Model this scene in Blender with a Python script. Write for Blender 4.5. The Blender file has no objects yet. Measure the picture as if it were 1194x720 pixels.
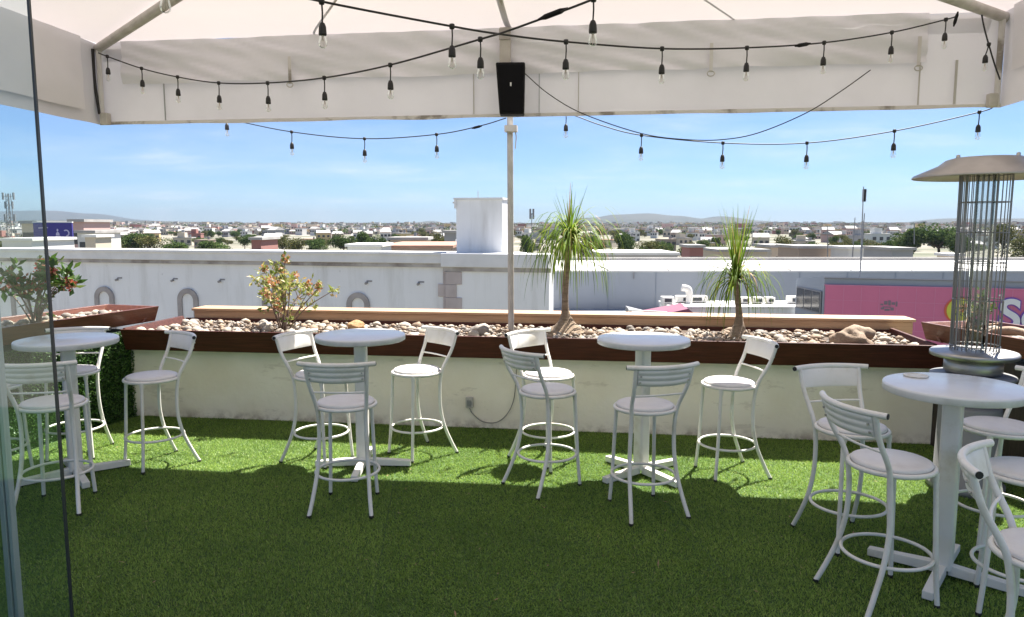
import bpy, bmesh, math, random
import numpy as np
from mathutils import Vector, Matrix, noise as mnoise

R = math.radians
rnd = random.Random(11)
sc = bpy.context.scene
COL = sc.collection

# ------------------------------------------------------------------ camera
F, CX, CY, HZ, CAMH = 860.0, 597.0, 360.0, 263.0, 1.9
PITCH = math.atan((CY - HZ) / F)
cam_d = bpy.data.cameras.new('camera')
cam = bpy.data.objects.new('camera', cam_d)
COL.objects.link(cam)
cam.location = (0, 0, CAMH)
cam.rotation_euler = (math.pi / 2 - PITCH, 0, 0)
cam_d.sensor_width = 36
cam_d.lens = 36 * F / 1194
cam_d.clip_start = 0.05
cam_d.clip_end = 40000
sc.camera = cam


def at(x, y, Y):
    """world point on the line of sight of photo pixel (x, y), Y metres in front"""
    cx, cy = (x - CX) / F, (CY - y) / F
    c, s = math.cos(PITCH), math.sin(PITCH)
    d = Vector((cx, c + cy * s, -s + cy * c))
    k = Y / d.y
    return Vector((d.x * k, Y, CAMH + d.z * k))


# ------------------------------------------------------------------ materials
def nt_new(name):
    m = bpy.data.materials.new(name)
    m.use_nodes = True
    nt = m.node_tree
    for n in list(nt.nodes):
        nt.nodes.remove(n)
    out = nt.nodes.new('ShaderNodeOutputMaterial')
    return m, nt, out


def node(nt, t, **kw):
    n = nt.nodes.new(t)
    for k, v in kw.items():
        if k in n.inputs.keys() if hasattr(n.inputs, 'keys') else False:
            n.inputs[k].default_value = v
        else:
            setattr(n, k, v)
    return n


def c4(c):
    return (c[0], c[1], c[2], 1)


def ramp(nt, fac, stops):
    r = nt.nodes.new('ShaderNodeValToRGB')
    e = r.color_ramp.elements
    e[0].position, e[0].color = stops[0][0], c4(stops[0][1])
    e[1].position, e[1].color = stops[-1][0], c4(stops[-1][1])
    for p, c in stops[1:-1]:
        q = e.new(p)
        q.color = c4(c)
    nt.links.new(fac, r.inputs['Fac'])
    return r.outputs['Color']


def tnoise(nt, scale, detail=4, rough=0.55, vec=None, stretch=None, coord='Object'):
    tc = nt.nodes.new('ShaderNodeTexCoord')
    n = nt.nodes.new('ShaderNodeTexNoise')
    n.inputs['Scale'].default_value = scale
    n.inputs['Detail'].default_value = detail
    n.inputs['Roughness'].default_value = rough
    src = tc.outputs[coord]
    if stretch:
        mp = nt.nodes.new('ShaderNodeMapping')
        mp.inputs['Scale'].default_value = stretch
        nt.links.new(src, mp.inputs['Vector'])
        src = mp.outputs['Vector']
    nt.links.new(src, n.inputs['Vector'])
    return n.outputs['Fac']


def mat(name, stops, rough=0.6, scale=6, stretch=None, bump=0.0, bscale=None, metallic=0.0,
        transl=0.0, spec=0.5, rvar=0.0, island=False, coat=0.0, detail=5, tcol=None):
    """principled material; colour from a noise ramp (or random per leaf)"""
    m, nt, out = nt_new(name)
    b = nt.nodes.new('ShaderNodeBsdfPrincipled')
    b.inputs['Roughness'].default_value = rough
    b.inputs['Metallic'].default_value = metallic
    b.inputs['Specular IOR Level'].default_value = spec
    b.inputs['Coat Weight'].default_value = coat
    if len(stops) == 3 and not isinstance(stops[0], (tuple, list)):
        stops = [(0.3, [c * 0.93 for c in stops]), (0.7, stops)]
    if island:
        g = nt.nodes.new('ShaderNodeNewGeometry')
        fac = g.outputs['Random Per Island']
    else:
        fac = tnoise(nt, scale, detail, stretch=stretch)
    col = ramp(nt, fac, stops)
    nt.links.new(col, b.inputs['Base Color'])
    if rvar:
        mr = nt.nodes.new('ShaderNodeMapRange')
        mr.inputs['To Min'].default_value = max(0.02, rough - rvar)
        mr.inputs['To Max'].default_value = min(1, rough + rvar)
        nt.links.new(tnoise(nt, scale * 2.3, 3), mr.inputs['Value'])
        nt.links.new(mr.outputs['Result'], b.inputs['Roughness'])
    if bump:
        bp = nt.nodes.new('ShaderNodeBump')
        bp.inputs['Strength'].default_value = bump
        bp.inputs['Distance'].default_value = 0.02
        nt.links.new(tnoise(nt, bscale or scale * 4, 6, stretch=stretch), bp.inputs['Height'])
        nt.links.new(bp.outputs['Normal'], b.inputs['Normal'])
    if transl:
        t = nt.nodes.new('ShaderNodeBsdfTranslucent')
        nt.links.new(col, t.inputs['Color'])
        if tcol:
            t.inputs['Color'].default_value = c4(tcol)
            for l in list(t.inputs['Color'].links):
                nt.links.remove(l)
        mx = nt.nodes.new('ShaderNodeMixShader')
        mx.inputs['Fac'].default_value = transl
        nt.links.new(b.outputs[0], mx.inputs[1])
        nt.links.new(t.outputs[0], mx.inputs[2])
        nt.links.new(mx.outputs[0], out.inputs['Surface'])
    else:
        nt.links.new(b.outputs[0], out.inputs['Surface'])
    return m


def glass_mat(name, tint, refl=1.0):
    m, nt, out = nt_new(name)
    t = nt.nodes.new('ShaderNodeBsdfTransparent')
    t.inputs['Color'].default_value = c4(tint)
    g = nt.nodes.new('ShaderNodeBsdfGlossy')
    g.inputs['Roughness'].default_value = 0.01
    g.inputs['Color'].default_value = (0.9, 1.0, 0.97, 1)
    fr = nt.nodes.new('ShaderNodeFresnel')
    fr.inputs['IOR'].default_value = 1.45
    mu = nt.nodes.new('ShaderNodeMath')
    mu.operation = 'MULTIPLY'
    mu.inputs[1].default_value = refl
    nt.links.new(fr.outputs[0], mu.inputs[0])
    mx = nt.nodes.new('ShaderNodeMixShader')
    nt.links.new(mu.outputs[0], mx.inputs['Fac'])
    nt.links.new(t.outputs[0], mx.inputs[1])
    nt.links.new(g.outputs[0], mx.inputs[2])
    nt.links.new(mx.outputs[0], out.inputs['Surface'])
    return m


M = {}
M['white_metal'] = mat('white_metal', [(0.28, (0.46, 0.43, 0.37)), (0.42, (0.74, 0.72, 0.68)), (0.75, (0.80, 0.785, 0.75))], 0.38, 9, rvar=0.12, bump=0.05)
M['vinyl'] = mat('vinyl', [(0.28, (0.60, 0.56, 0.54)), (0.5, (0.72, 0.69, 0.67)), (0.7, (0.77, 0.745, 0.725))], 0.45, 5, bump=0.2, bscale=22, rvar=0.1)
M['black_rubber'] = mat('black_rubber', (0.015, 0.015, 0.015), 0.6)
M['table_white'] = mat('table_white', [(0.3, (0.66, 0.665, 0.67)), (0.7, (0.74, 0.74, 0.74))], 0.22, 5, rvar=0.08, spec=0.3)
M['table_edge'] = mat('table_edge', [(0.3, (0.62, 0.6, 0.57)), (0.7, (0.76, 0.75, 0.73))], 0.4, 12)
M['mark_beige'] = mat('mark_beige', [(0.35, (0.55, 0.51, 0.42)), (0.65, (0.74, 0.73, 0.68))], 0.5, 40)
M['plaster'] = None  # built below
M['wood_shaded'] = mat('wood_shaded', [(0.25, (0.035, 0.008, 0.005)), (0.55, (0.070, 0.017, 0.010)), (0.8, (0.11, 0.030, 0.018))], 0.55, 5, stretch=(0.7, 7, 14), bump=0.15, spec=0.3, rvar=0.1)  # same timber as the side planters, shade of the front darkened into the colour
M['wood_red_sunlit'] = mat('wood_red_sunlit', [(0.25, (0.08, 0.024, 0.012)), (0.55, (0.15, 0.05, 0.025)), (0.8, (0.21, 0.08, 0.04))], 0.4, 5, stretch=(0.7, 7, 14), bump=0.15, coat=0.2, rvar=0.1)  # same timber, redder, with its sunlit tone put into the colour
M['wood_light'] = mat('wood_light', [(0.25, (0.35, 0.20, 0.11)), (0.55, (0.48, 0.30, 0.175)), (0.8, (0.56, 0.38, 0.245))], 0.55, 4, stretch=(0.6, 8, 14), bump=0.15)
M['panel_dark'] = mat('panel_dark', [(0.3, (0.02, 0.015, 0.011)), (0.7, (0.05, 0.036, 0.026))], 0.5, 5, stretch=(8, 8, 0.8), bump=0.2)
M['soil'] = mat('soil', [(0.3, (0.05, 0.035, 0.025)), (0.7, (0.16, 0.115, 0.085))], 0.95, 22, bump=0.8)
M['turf_base'] = mat('turf_base', [(0.3, (0.03, 0.065, 0.012)), (0.7, (0.06, 0.12, 0.02))], 0.9, 30, bump=0.5)
M['stone_white'] = mat('stone_white', [(0.3, (0.31, 0.25, 0.19)), (0.6, (0.47, 0.415, 0.34))], 0.7, 9, bump=0.3)
M['stone_tan'] = mat('stone_tan', [(0.3, (0.22, 0.15, 0.095)), (0.7, (0.37, 0.27, 0.19))], 0.75, 9, bump=0.3)
M['stone_grey'] = mat('stone_grey', [(0.3, (0.17, 0.145, 0.125)), (0.7, (0.30, 0.265, 0.23))], 0.75, 9, bump=0.3)
M['stone_orange'] = mat('stone_orange', [(0.3, (0.34, 0.18, 0.07)), (0.7, (0.52, 0.32, 0.15))], 0.75, 14, bump=0.5)
M['fabric_roof'] = mat('fabric_roof', [(0.3, (0.72, 0.685, 0.68)), (0.7, (0.78, 0.745, 0.745))], 0.8, 0.8, transl=0.205, bump=0.25, bscale=1.6, tcol=(0.78, 0.70, 0.69))
M['fabric_valance'] = mat('fabric_valance', [(0.32, (0.67, 0.665, 0.705)), (0.6, (0.75, 0.745, 0.79))], 0.8, 1.1, transl=0.08, bump=0.35, bscale=2.2, tcol=(0.72, 0.68, 0.70))
M['fabric_flap'] = mat('fabric_flap', [(0.30, (0.77, 0.765, 0.80)), (0.6, (0.83, 0.82, 0.86))], 0.8, 1.4, transl=0.14, bump=0.5, bscale=1.8, tcol=(0.78, 0.74, 0.77))
M['fabric_hem'] = mat('fabric_hem', [(0.36, (0.30, 0.27, 0.24)), (0.45, (0.66, 0.63, 0.60)), (0.7, (0.74, 0.72, 0.70))], 0.8, 4, transl=0.15)
M['beige_metal'] = mat('beige_metal', [(0.3, (0.40, 0.37, 0.33)), (0.7, (0.54, 0.51, 0.47))], 0.45, 8, rvar=0.1)
M['seam'] = mat('seam', (0.55, 0.53, 0.50), 0.8, transl=0.1)
M['seam_dark'] = mat('seam_dark', (0.34, 0.36, 0.36), 0.7)
M['black_plastic'] = mat('black_plastic', (0.006, 0.006, 0.007), 0.6, 20, bump=0.05, spec=0.2)
M['grille'] = mat('grille', (0.004, 0.004, 0.006), 0.7, spec=0.15, scale=200, bump=0.4, bscale=300)
M['cable'] = mat('cable', (0.014, 0.013, 0.013), 0.55)
M['bulb_glass'] = glass_mat('bulb_glass', (0.97, 0.96, 0.95), 0.6)
M['filament'] = mat('filament', (0.66, 0.60, 0.54), 0.5)
M['glass'] = glass_mat('glass', (0.925, 0.962, 0.95), 1.0)
M['bulb_green'] = None
M['edge_seal'] = mat('edge_seal', (0.03, 0.035, 0.04), 0.3)
M['aluminium'] = mat('aluminium', [(0.3, (0.42, 0.47, 0.53)), (0.7, (0.56, 0.61, 0.66))], 0.4, 6, stretch=(20, 20, 1), metallic=0.2)
M['steel'] = mat('steel', [(0.3, (0.40, 0.38, 0.35)), (0.7, (0.54, 0.52, 0.49))], 0.42, 5, stretch=(1, 1, 12), metallic=0.9, rvar=0.1)
M['steel_wire'] = mat('steel_wire', (0.24, 0.235, 0.23), 0.35, metallic=0.7)
M['reflector'] = mat('reflector', [(0.3, (0.36, 0.335, 0.315)), (0.7, (0.47, 0.445, 0.425))], 0.42, 5, metallic=0.75, rvar=0.1)
M['burner_tube'] = glass_mat('burner_tube', (0.86, 0.87, 0.88), 2.2)
M['upright_grey'] = mat('upright_grey', (0.42, 0.41, 0.40), 0.5)
M['grey_paint'] = mat('grey_paint', (0.22, 0.22, 0.22), 0.5)
M['leaf_green'] = mat('leaf_green', [(0.0, (0.035, 0.085, 0.018)), (0.5, (0.07, 0.15, 0.028)), (1.0, (0.17, 0.22, 0.05))], 0.5, transl=0.3, island=True)
M['leaf_dark'] = mat('leaf_dark', [(0.0, (0.02, 0.045, 0.014)), (0.5, (0.04, 0.085, 0.022)), (1.0, (0.10, 0.12, 0.04))], 0.45, transl=0.25, island=True)
M['leaf_autumn'] = mat('leaf_autumn', [(0.0, (0.14, 0.20, 0.04)), (0.5, (0.29, 0.33, 0.075)), (0.85, (0.42, 0.38, 0.12)), (1.0, (0.48, 0.32, 0.17))], 0.5, transl=0.35, island=True)
M['petal'] = mat('petal', [(0.0, (0.42, 0.05, 0.04)), (0.5, (0.50, 0.16, 0.10)), (1.0, (0.62, 0.36, 0.20))], 0.55, transl=0.3, island=True)
M['petal_orange'] = mat('petal_orange', [(0.0, (0.46, 0.16, 0.08)), (0.5, (0.52, 0.27, 0.12)), (1.0, (0.60, 0.42, 0.24))], 0.55, transl=0.3, island=True)
M['stem'] = mat('stem', [(0.3, (0.14, 0.09, 0.07)), (0.7, (0.26, 0.19, 0.14))], 0.8, 30, bump=0.3)
M['palm_leaf'] = mat('palm_leaf', [(0.0, (0.07, 0.13, 0.016)), (0.5, (0.145, 0.235, 0.025)), (0.85, (0.25, 0.34, 0.045)), (1.0, (0.40, 0.36, 0.09))], 0.55, spec=0.2, transl=0.4, island=True)
M['palm_dry'] = mat('palm_dry', [(0.0, (0.36, 0.22, 0.13)), (1.0, (0.50, 0.33, 0.22))], 0.7, transl=0.3, island=True)
M['palm_trunk'] = mat('palm_trunk', [(0.3, (0.20, 0.14, 0.09)), (0.7, (0.40, 0.30, 0.21))], 0.9, 12, stretch=(1, 1, 4), bump=0.9)
M['hedge'] = mat('hedge', [(0.0, (0.02, 0.06, 0.012)), (0.5, (0.05, 0.13, 0.022)), (1.0, (0.12, 0.22, 0.045))], 0.5, transl=0.2, island=True)
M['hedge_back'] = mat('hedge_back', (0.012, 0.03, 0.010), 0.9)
M['tree_leaf'] = mat('tree_leaf', [(0.0, (0.04, 0.075, 0.025)), (0.6, (0.085, 0.13, 0.04)), (1.0, (0.15, 0.185, 0.07))], 0.9, spec=0.0, transl=0.2, island=True)
M['tree_leaf_dry'] = mat('tree_leaf_dry', [(0.0, (0.06, 0.075, 0.025)), (0.6, (0.11, 0.12, 0.045)), (1.0, (0.19, 0.16, 0.07))], 0.9, spec=0.0, transl=0.2, island=True)
M['facade'] = mat('facade', [(0.3, (0.66, 0.66, 0.66)), (0.7, (0.74, 0.74, 0.74))], 0.85, 0.5, bump=0.1, bscale=6)
M['cornice'] = mat('cornice', [(0.3, (0.66, 0.65, 0.64)), (0.7, (0.80, 0.79, 0.78))], 0.85, 1.2)
M['molding'] = mat('molding', [(0.35, (0.24, 0.21, 0.19)), (0.6, (0.46, 0.43, 0.41))], 0.85, 1.5)
M['quoin'] = mat('quoin', [(0.3, (0.44, 0.38, 0.36)), (0.7, (0.55, 0.48, 0.46))], 0.85, 2)
M['arch_stone'] = mat('arch_stone', [(0.3, (0.30, 0.27, 0.26)), (0.7, (0.42, 0.38, 0.36))], 0.85, 3)
M['window_dark'] = mat('window_dark', (0.04, 0.045, 0.055), 0.15)
M['drain'] = mat('drain', (0.30, 0.285, 0.28), 0.7)
M['store_grey'] = mat('store_grey', [(0.3, (0.30, 0.315, 0.34)), (0.7, (0.36, 0.375, 0.40))], 0.5, 0.3)
M['store_blue'] = mat('store_blue', [(0.3, (0.24, 0.27, 0.31)), (0.7, (0.29, 0.32, 0.36))], 0.5, 0.3)
M['store_roof'] = mat('store_roof', [(0.3, (0.66, 0.64, 0.60)), (0.7, (0.76, 0.74, 0.70))], 0.7, 0.4)
M['pink'] = mat('pink', [(0.3, (0.56, 0.14, 0.25)), (0.7, (0.62, 0.165, 0.285))], 0.5, 0.25)
M['joint'] = mat('joint', (0.62, 0.21, 0.335), 0.6)
M['purple_text'] = mat('purple_text', (0.20, 0.08, 0.42), 0.5)
M['white_paint'] = mat('white_paint', (0.78, 0.78, 0.78), 0.6)
M['yellow_sign'] = mat('yellow_sign', (0.60, 0.60, 0.06), 0.5)
M['orange_sign'] = mat('orange_sign', (0.62, 0.12, 0.05), 0.5)
M['mark_grey'] = mat('mark_grey', (0.22, 0.17, 0.20), 0.6)
M['maroon'] = mat('maroon', [(0.3, (0.16, 0.04, 0.08)), (0.7, (0.21, 0.06, 0.11))], 0.7, 1)
M['billboard'] = mat('billboard', (0.045, 0.035, 0.24), 0.5)
M['lilac'] = mat('lilac', (0.52, 0.48, 0.68), 0.5)
M['mast'] = mat('mast', (0.20, 0.20, 0.21), 0.5)
M['terracotta'] = mat('terracotta', [(0.3, (0.30, 0.16, 0.11)), (0.7, (0.40, 0.24, 0.17))], 0.85, 1.5)
M['roof_grey'] = mat('roof_grey', [(0.3, (0.30, 0.29, 0.28)), (0.7, (0.44, 0.42, 0.40))], 0.9, 0.6)
M['asphalt'] = mat('asphalt', (0.06, 0.06, 0.06), 0.9)
M['outlet'] = mat('outlet', [(0.3, (0.36, 0.34, 0.31)), (0.7, (0.5, 0.48, 0.45))], 0.6, 30)
M['grey_cable'] = mat('grey_cable', (0.30, 0.28, 0.25), 0.6)
M['bark'] = mat('bark', [(0.3, (0.07, 0.05, 0.04)), (0.7, (0.14, 0.11, 0.08))], 0.9, 6)


def plaster():
    """white plaster, stained brown along its foot (z in object space)"""
    m, nt, out = nt_new('plaster')
    b = nt.nodes.new('ShaderNodeBsdfPrincipled')
    b.inputs['Roughness'].default_value = 0.85
    base = ramp(nt, tnoise(nt, 1.6, 6), [(0.3, (0.80, 0.725, 0.585)), (0.55, (0.88, 0.815, 0.69)), (0.75, (0.89, 0.83, 0.72))])
    tc = nt.nodes.new('ShaderNodeTexCoord')
    sp = nt.nodes.new('ShaderNodeSeparateXYZ')
    nt.links.new(tc.outputs['Object'], sp.inputs[0])
    mr = nt.nodes.new('ShaderNodeMapRange')
    mr.inputs['From Min'].default_value = 0.02
    mr.inputs['From Max'].default_value = 0.11
    mr.inputs['To Min'].default_value = 0.85
    mr.inputs['To Max'].default_value = 0.0
    nt.links.new(sp.outputs['Z'], mr.inputs['Value'])
    n2 = tnoise(nt, 7, 6, 0.65)
    r2 = ramp(nt, n2, [(0.42, (0, 0, 0)), (0.62, (1, 1, 1))])
    mul = nt.nodes.new('ShaderNodeMath'); mul.operation = 'MULTIPLY'
    nt.links.new(mr.outputs[0], mul.inputs[0]); nt.links.new(r2, mul.inputs[1])
    n3 = ramp(nt, tnoise(nt, 2.6, 10, 0.72, stretch=(0.6, 1, 2.2)), [(0.58, (0, 0, 0)), (0.60, (0.22, 0.22, 0.22)), (0.72, (0.45, 0.45, 0.45))])
    mxf = nt.nodes.new('ShaderNodeMath'); mxf.operation = 'MAXIMUM'
    nt.links.new(mul.outputs[0], mxf.inputs[0]); nt.links.new(n3, mxf.inputs[1])
    mx = nt.nodes.new('ShaderNodeMix'); mx.data_type = 'RGBA'
    nt.links.new(mxf.outputs[0], mx.inputs[0])
    nt.links.new(base, mx.inputs[6])
    mx.inputs[7].default_value = (0.42, 0.35, 0.27, 1)
    nt.links.new(mx.outputs[2], b.inputs['Base Color'])
    bp = nt.nodes.new('ShaderNodeBump')
    bp.inputs['Strength'].default_value = 0.35
    bp.inputs['Distance'].default_value = 0.02
    nt.links.new(tnoise(nt, 9, 8, 0.6), bp.inputs['Height'])
    nt.links.new(bp.outputs[0], b.inputs['Normal'])
    nt.links.new(b.outputs[0], out.inputs['Surface'])
    return m


M['plaster'] = plaster()


def facade_mat():
    m, nt, out = nt_new('facade')
    b = nt.nodes.new('ShaderNodeBsdfPrincipled')
    b.inputs['Roughness'].default_value = 0.88
    base = ramp(nt, tnoise(nt, 0.35, 6, 0.6), [(0.3, (0.78, 0.78, 0.78)), (0.7, (0.86, 0.86, 0.855))])
    st = ramp(nt, tnoise(nt, 1.0, 8, 0.65, stretch=(1.6, 1.6, 0.22)), [(0.50, (1, 1, 1)), (0.66, (0.86, 0.855, 0.84)), (0.78, (0.70, 0.68, 0.66))])
    sp = ramp(nt, tnoise(nt, 3.2, 6, 0.7), [(0.66, (1, 1, 1)), (0.74, (0.74, 0.73, 0.72))])
    a = nt.nodes.new('ShaderNodeMix'); a.data_type = 'RGBA'; a.blend_type = 'MULTIPLY'; a.inputs[0].default_value = 1
    c = nt.nodes.new('ShaderNodeMix'); c.data_type = 'RGBA'; c.blend_type = 'MULTIPLY'; c.inputs[0].default_value = 1
    nt.links.new(base, a.inputs[6]); nt.links.new(st, a.inputs[7])
    nt.links.new(a.outputs[2], c.inputs[6]); nt.links.new(sp, c.inputs[7])
    nt.links.new(c.outputs[2], b.inputs['Base Color'])
    bp = nt.nodes.new('ShaderNodeBump'); bp.inputs['Strength'].default_value = 0.15
    nt.links.new(tnoise(nt, 5, 6), bp.inputs['Height'])
    nt.links.new(bp.outputs[0], b.inputs['Normal'])
    nt.links.new(b.outputs[0], out.inputs['Surface'])
    return m


M['facade'] = facade_mat()


def worn_metal():
    """white enamel with yellowed grime and small chips, different on every copy"""
    m, nt, out = nt_new('white_metal')
    b = nt.nodes.new('ShaderNodeBsdfPrincipled')
    oi = nt.nodes.new('ShaderNodeObjectInfo')
    tc = nt.nodes.new('ShaderNodeTexCoord')
    mu = nt.nodes.new('ShaderNodeVectorMath'); mu.operation = 'ADD'
    sc_ = nt.nodes.new('ShaderNodeVectorMath'); sc_.operation = 'SCALE'
    nt.links.new(oi.outputs['Location'], sc_.inputs[0]); sc_.inputs['Scale'].default_value = 3.7
    nt.links.new(tc.outputs['Object'], mu.inputs[0]); nt.links.new(sc_.outputs[0], mu.inputs[1])

    def nz(scale, detail, rough=0.6):
        n = nt.nodes.new('ShaderNodeTexNoise')
        n.inputs['Scale'].default_value = scale
        n.inputs['Detail'].default_value = detail
        n.inputs['Roughness'].default_value = rough
        nt.links.new(mu.outputs[0], n.inputs['Vector'])
        return n.outputs['Fac']
    base = ramp(nt, nz(5, 5), [(0.30, (0.62, 0.58, 0.49)), (0.45, (0.76, 0.735, 0.68)), (0.7, (0.81, 0.79, 0.745))])
    chip = ramp(nt, nz(60, 5, 0.65), [(0.70, (0, 0, 0)), (0.76, (0.8, 0.8, 0.8))])
    mx = nt.nodes.new('ShaderNodeMix'); mx.data_type = 'RGBA'
    nt.links.new(chip, mx.inputs[0]); nt.links.new(base, mx.inputs[6])
    mx.inputs[7].default_value = (0.30, 0.24, 0.185, 1)
    nt.links.new(mx.outputs[2], b.inputs['Base Color'])
    b.inputs['Roughness'].default_value = 0.42
    nt.links.new(b.outputs[0], out.inputs['Surface'])
    return m


M['white_metal'] = worn_metal()


def turf_mat():
    m, nt, out = nt_new('turf')
    b = nt.nodes.new('ShaderNodeBsdfPrincipled')
    b.inputs['Roughness'].default_value = 0.5
    b.inputs['Specular IOR Level'].default_value = 0.35
    g = nt.nodes.new('ShaderNodeNewGeometry')
    c1 = ramp(nt, g.outputs['Random Per Island'], [(0.0, (0.18, 0.295, 0.06)), (0.55, (0.265, 0.41, 0.085)), (0.95, (0.33, 0.465, 0.11)), (1.0, (0.42, 0.43, 0.18))])
    n = ramp(nt, tnoise(nt, 1.3, 5, 0.6), [(0.3, (0.70, 0.74, 0.72)), (0.7, (1.16, 1.10, 1.04))])
    mx = nt.nodes.new('ShaderNodeMix'); mx.data_type = 'RGBA'; mx.blend_type = 'MULTIPLY'
    mx.inputs[0].default_value = 1
    nt.links.new(c1, mx.inputs[6]); nt.links.new(n, mx.inputs[7])
    nt.links.new(mx.outputs[2], b.inputs['Base Color'])
    t = nt.nodes.new('ShaderNodeBsdfTranslucent')
    nt.links.new(mx.outputs[2], t.inputs['Color'])
    ms = nt.nodes.new('ShaderNodeMixShader'); ms.inputs[0].default_value = 0.4
    nt.links.new(b.outputs[0], ms.inputs[1]); nt.links.new(t.outputs[0], ms.inputs[2])
    nt.links.new(ms.outputs[0], out.inputs['Surface'])
    return m


M['turf'] = turf_mat()


# ------------------------------------------------------------------ mesh builder
def smooth_path(pts, n=6, closed=False):
    pts = [Vector(p) for p in pts]
    if len(pts) < 3:
        return pts
    out = []
    N = len(pts)
    rng = range(N if closed else N - 1)
    for i in rng:
        p1, p2 = pts[i], pts[(i + 1) % N]
        p0 = pts[i - 1] if (i > 0 or closed) else p1 * 2 - p2
        p3 = pts[(i + 2) % N] if (i + 2 < N or closed) else p2 * 2 - p1
        for k in range(n):
            t = k / n
            out.append(0.5 * ((2 * p1) + (p2 - p0) * t + (2 * p0 - 5 * p1 + 4 * p2 - p3) * t * t + (3 * p1 - p0 - 3 * p2 + p3) * t ** 3))
    if not closed:
        out.append(pts[-1])
    return out


class MB:
    def __init__(self):
        self.v, self.f, self.m, self.s = [], [], [], []

    def add(self, vs, fs, m=0, sm=False):
        o = len(self.v)
        self.v.extend(tuple(p) for p in vs)
        for f in fs:
            self.f.append(tuple(i + o for i in f))
            self.m.append(m)
            self.s.append(sm)
        return self

    def box(self, lo, hi, m=0):
        x0, y0, z0 = lo
        x1, y1, z1 = hi
        vs = [(x0, y0, z0), (x1, y0, z0), (x1, y1, z0), (x0, y1, z0), (x0, y0, z1), (x1, y0, z1), (x1, y1, z1), (x0, y1, z1)]
        return self.hexa(vs, m)

    def hexa(self, vs, m=0):
        fs = [(0, 3, 2, 1), (4, 5, 6, 7), (0, 1, 5, 4), (1, 2, 6, 5), (2, 3, 7, 6), (3, 0, 4, 7)]
        return self.add(vs, fs, m)

    def rbox(self, c, size, rz=0, m=0):
        cs, sn = math.cos(rz), math.sin(rz)
        vs = []
        for dz in (-.5, .5):
            for dx, dy in ((-.5, -.5), (.5, -.5), (.5, .5), (-.5, .5)):
                x, y = dx * size[0], dy * size[1]
                vs.append((c[0] + x * cs - y * sn, c[1] + x * sn + y * cs, c[2] + dz * size[2]))
        return self.hexa(vs, m)

    def tube(self, pts, r, n=8, closed=False, m=0, caps=True):
        pts = [Vector(p) for p in pts]
        N = len(pts)
        rs = r if isinstance(r, (list, tuple)) else [r] * N
        if len(rs) != N:
            rs = [rs[0] + (rs[-1] - rs[0]) * i / (N - 1) for i in range(N)]
        vs, fs = [], []
        prev = None
        for i, p in enumerate(pts):
            a = pts[i - 1] if (i > 0 or closed) else p
            b = pts[(i + 1) % N] if (i < N - 1 or closed) else p
            t = (b - a)
            t = t.normalized() if t.length > 1e-9 else Vector((0, 0, 1))
            if prev is None:
                ref = Vector((0, 0, 1)) if abs(t.z) < 0.9 else Vector((1, 0, 0))
                u = t.cross(ref).normalized()
            else:
                u = prev - t * prev.dot(t)
                u = u.normalized() if u.length > 1e-6 else t.orthogonal().normalized()
            prev = u
            w = t.cross(u)
            for k in range(n):
                a_ = 2 * math.pi * k / n
                vs.append(p + (u * math.cos(a_) + w * math.sin(a_)) * rs[i])
        for i in range(N if closed else N - 1):
            j = (i + 1) % N
            for k in range(n):
                k2 = (k + 1) % n
                fs.append((i * n + k, i * n + k2, j * n + k2, j * n + k))
        self.add(vs, fs, m, True)
        if caps and not closed:
            self.add([vs[k] for k in range(n)], [tuple(reversed(range(n)))], m)
            self.add([vs[(N - 1) * n + k] for k in range(n)], [tuple(range(n))], m)
        return self

    def lathe(self, prof, n=24, c=(0, 0, 0), m=0, sm=True):
        vs, fs = [], []
        for r, z in prof:
            for k in range(n):
                a = 2 * math.pi * k / n
                vs.append((c[0] + r * math.cos(a), c[1] + r * math.sin(a), c[2] + z))
        for i in range(len(prof) - 1):
            for k in range(n):
                k2 = (k + 1) % n
                fs.append((i * n + k, i * n + k2, (i + 1) * n + k2, (i + 1) * n + k))
        self.add(vs, fs, m, sm)
        return self

    def disc(self, c, r, n=24, up=True, m=0):
        vs = [(c[0] + r * math.cos(2 * math.pi * k / n), c[1] + r * math.sin(2 * math.pi * k / n), c[2]) for k in range(n)]
        f = tuple(range(n)) if up else tuple(reversed(range(n)))
        return self.add(vs, [f], m)

    def grid(self, fn, nu, nv, m=0, sm=True):
        vs = [fn(i / nu, j / nv) for j in range(nv + 1) for i in range(nu + 1)]
        fs = [(j * (nu + 1) + i, j * (nu + 1) + i + 1, (j + 1) * (nu + 1) + i + 1, (j + 1) * (nu + 1) + i) for j in range(nv) for i in range(nu)]
        return self.add(vs, fs, m, sm)

    def build(self, name, mats, parent=None, bevel=0, weld=False):
        me = bpy.data.meshes.new(name)
        me.from_pydata(self.v, [], self.f)
        if not isinstance(mats, (list, tuple)):
            mats = [mats]
        for x in mats:
            me.materials.append(M[x] if isinstance(x, str) else x)
        me.polygons.foreach_set('material_index', self.m)
        me.polygons.foreach_set('use_smooth', self.s)
        me.update()
        o = bpy.data.objects.new(name, me)
        COL.objects.link(o)
        if parent is not None:
            o.parent = parent
        if bevel:
            bv = o.modifiers.new('edge', 'BEVEL')
            bv.width = bevel
            bv.segments = 2
            bv.limit_method = 'ANGLE'
        return o


def tag(o, label=None, cat=None, group=None, kind=None):
    if label:
        o['label'] = label
    if cat:
        o['category'] = cat
    if group:
        o['group'] = group
    if kind:
        o['kind'] = kind
    return o


def empty(name, loc=(0, 0, 0), rz=0, label=None, cat=None, group=None):
    o = bpy.data.objects.new(name, None)
    o.empty_display_size = 0.1
    COL.objects.link(o)
    o.location = loc
    o.rotation_euler = (0, 0, rz)
    return tag(o, label, cat, group)


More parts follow.
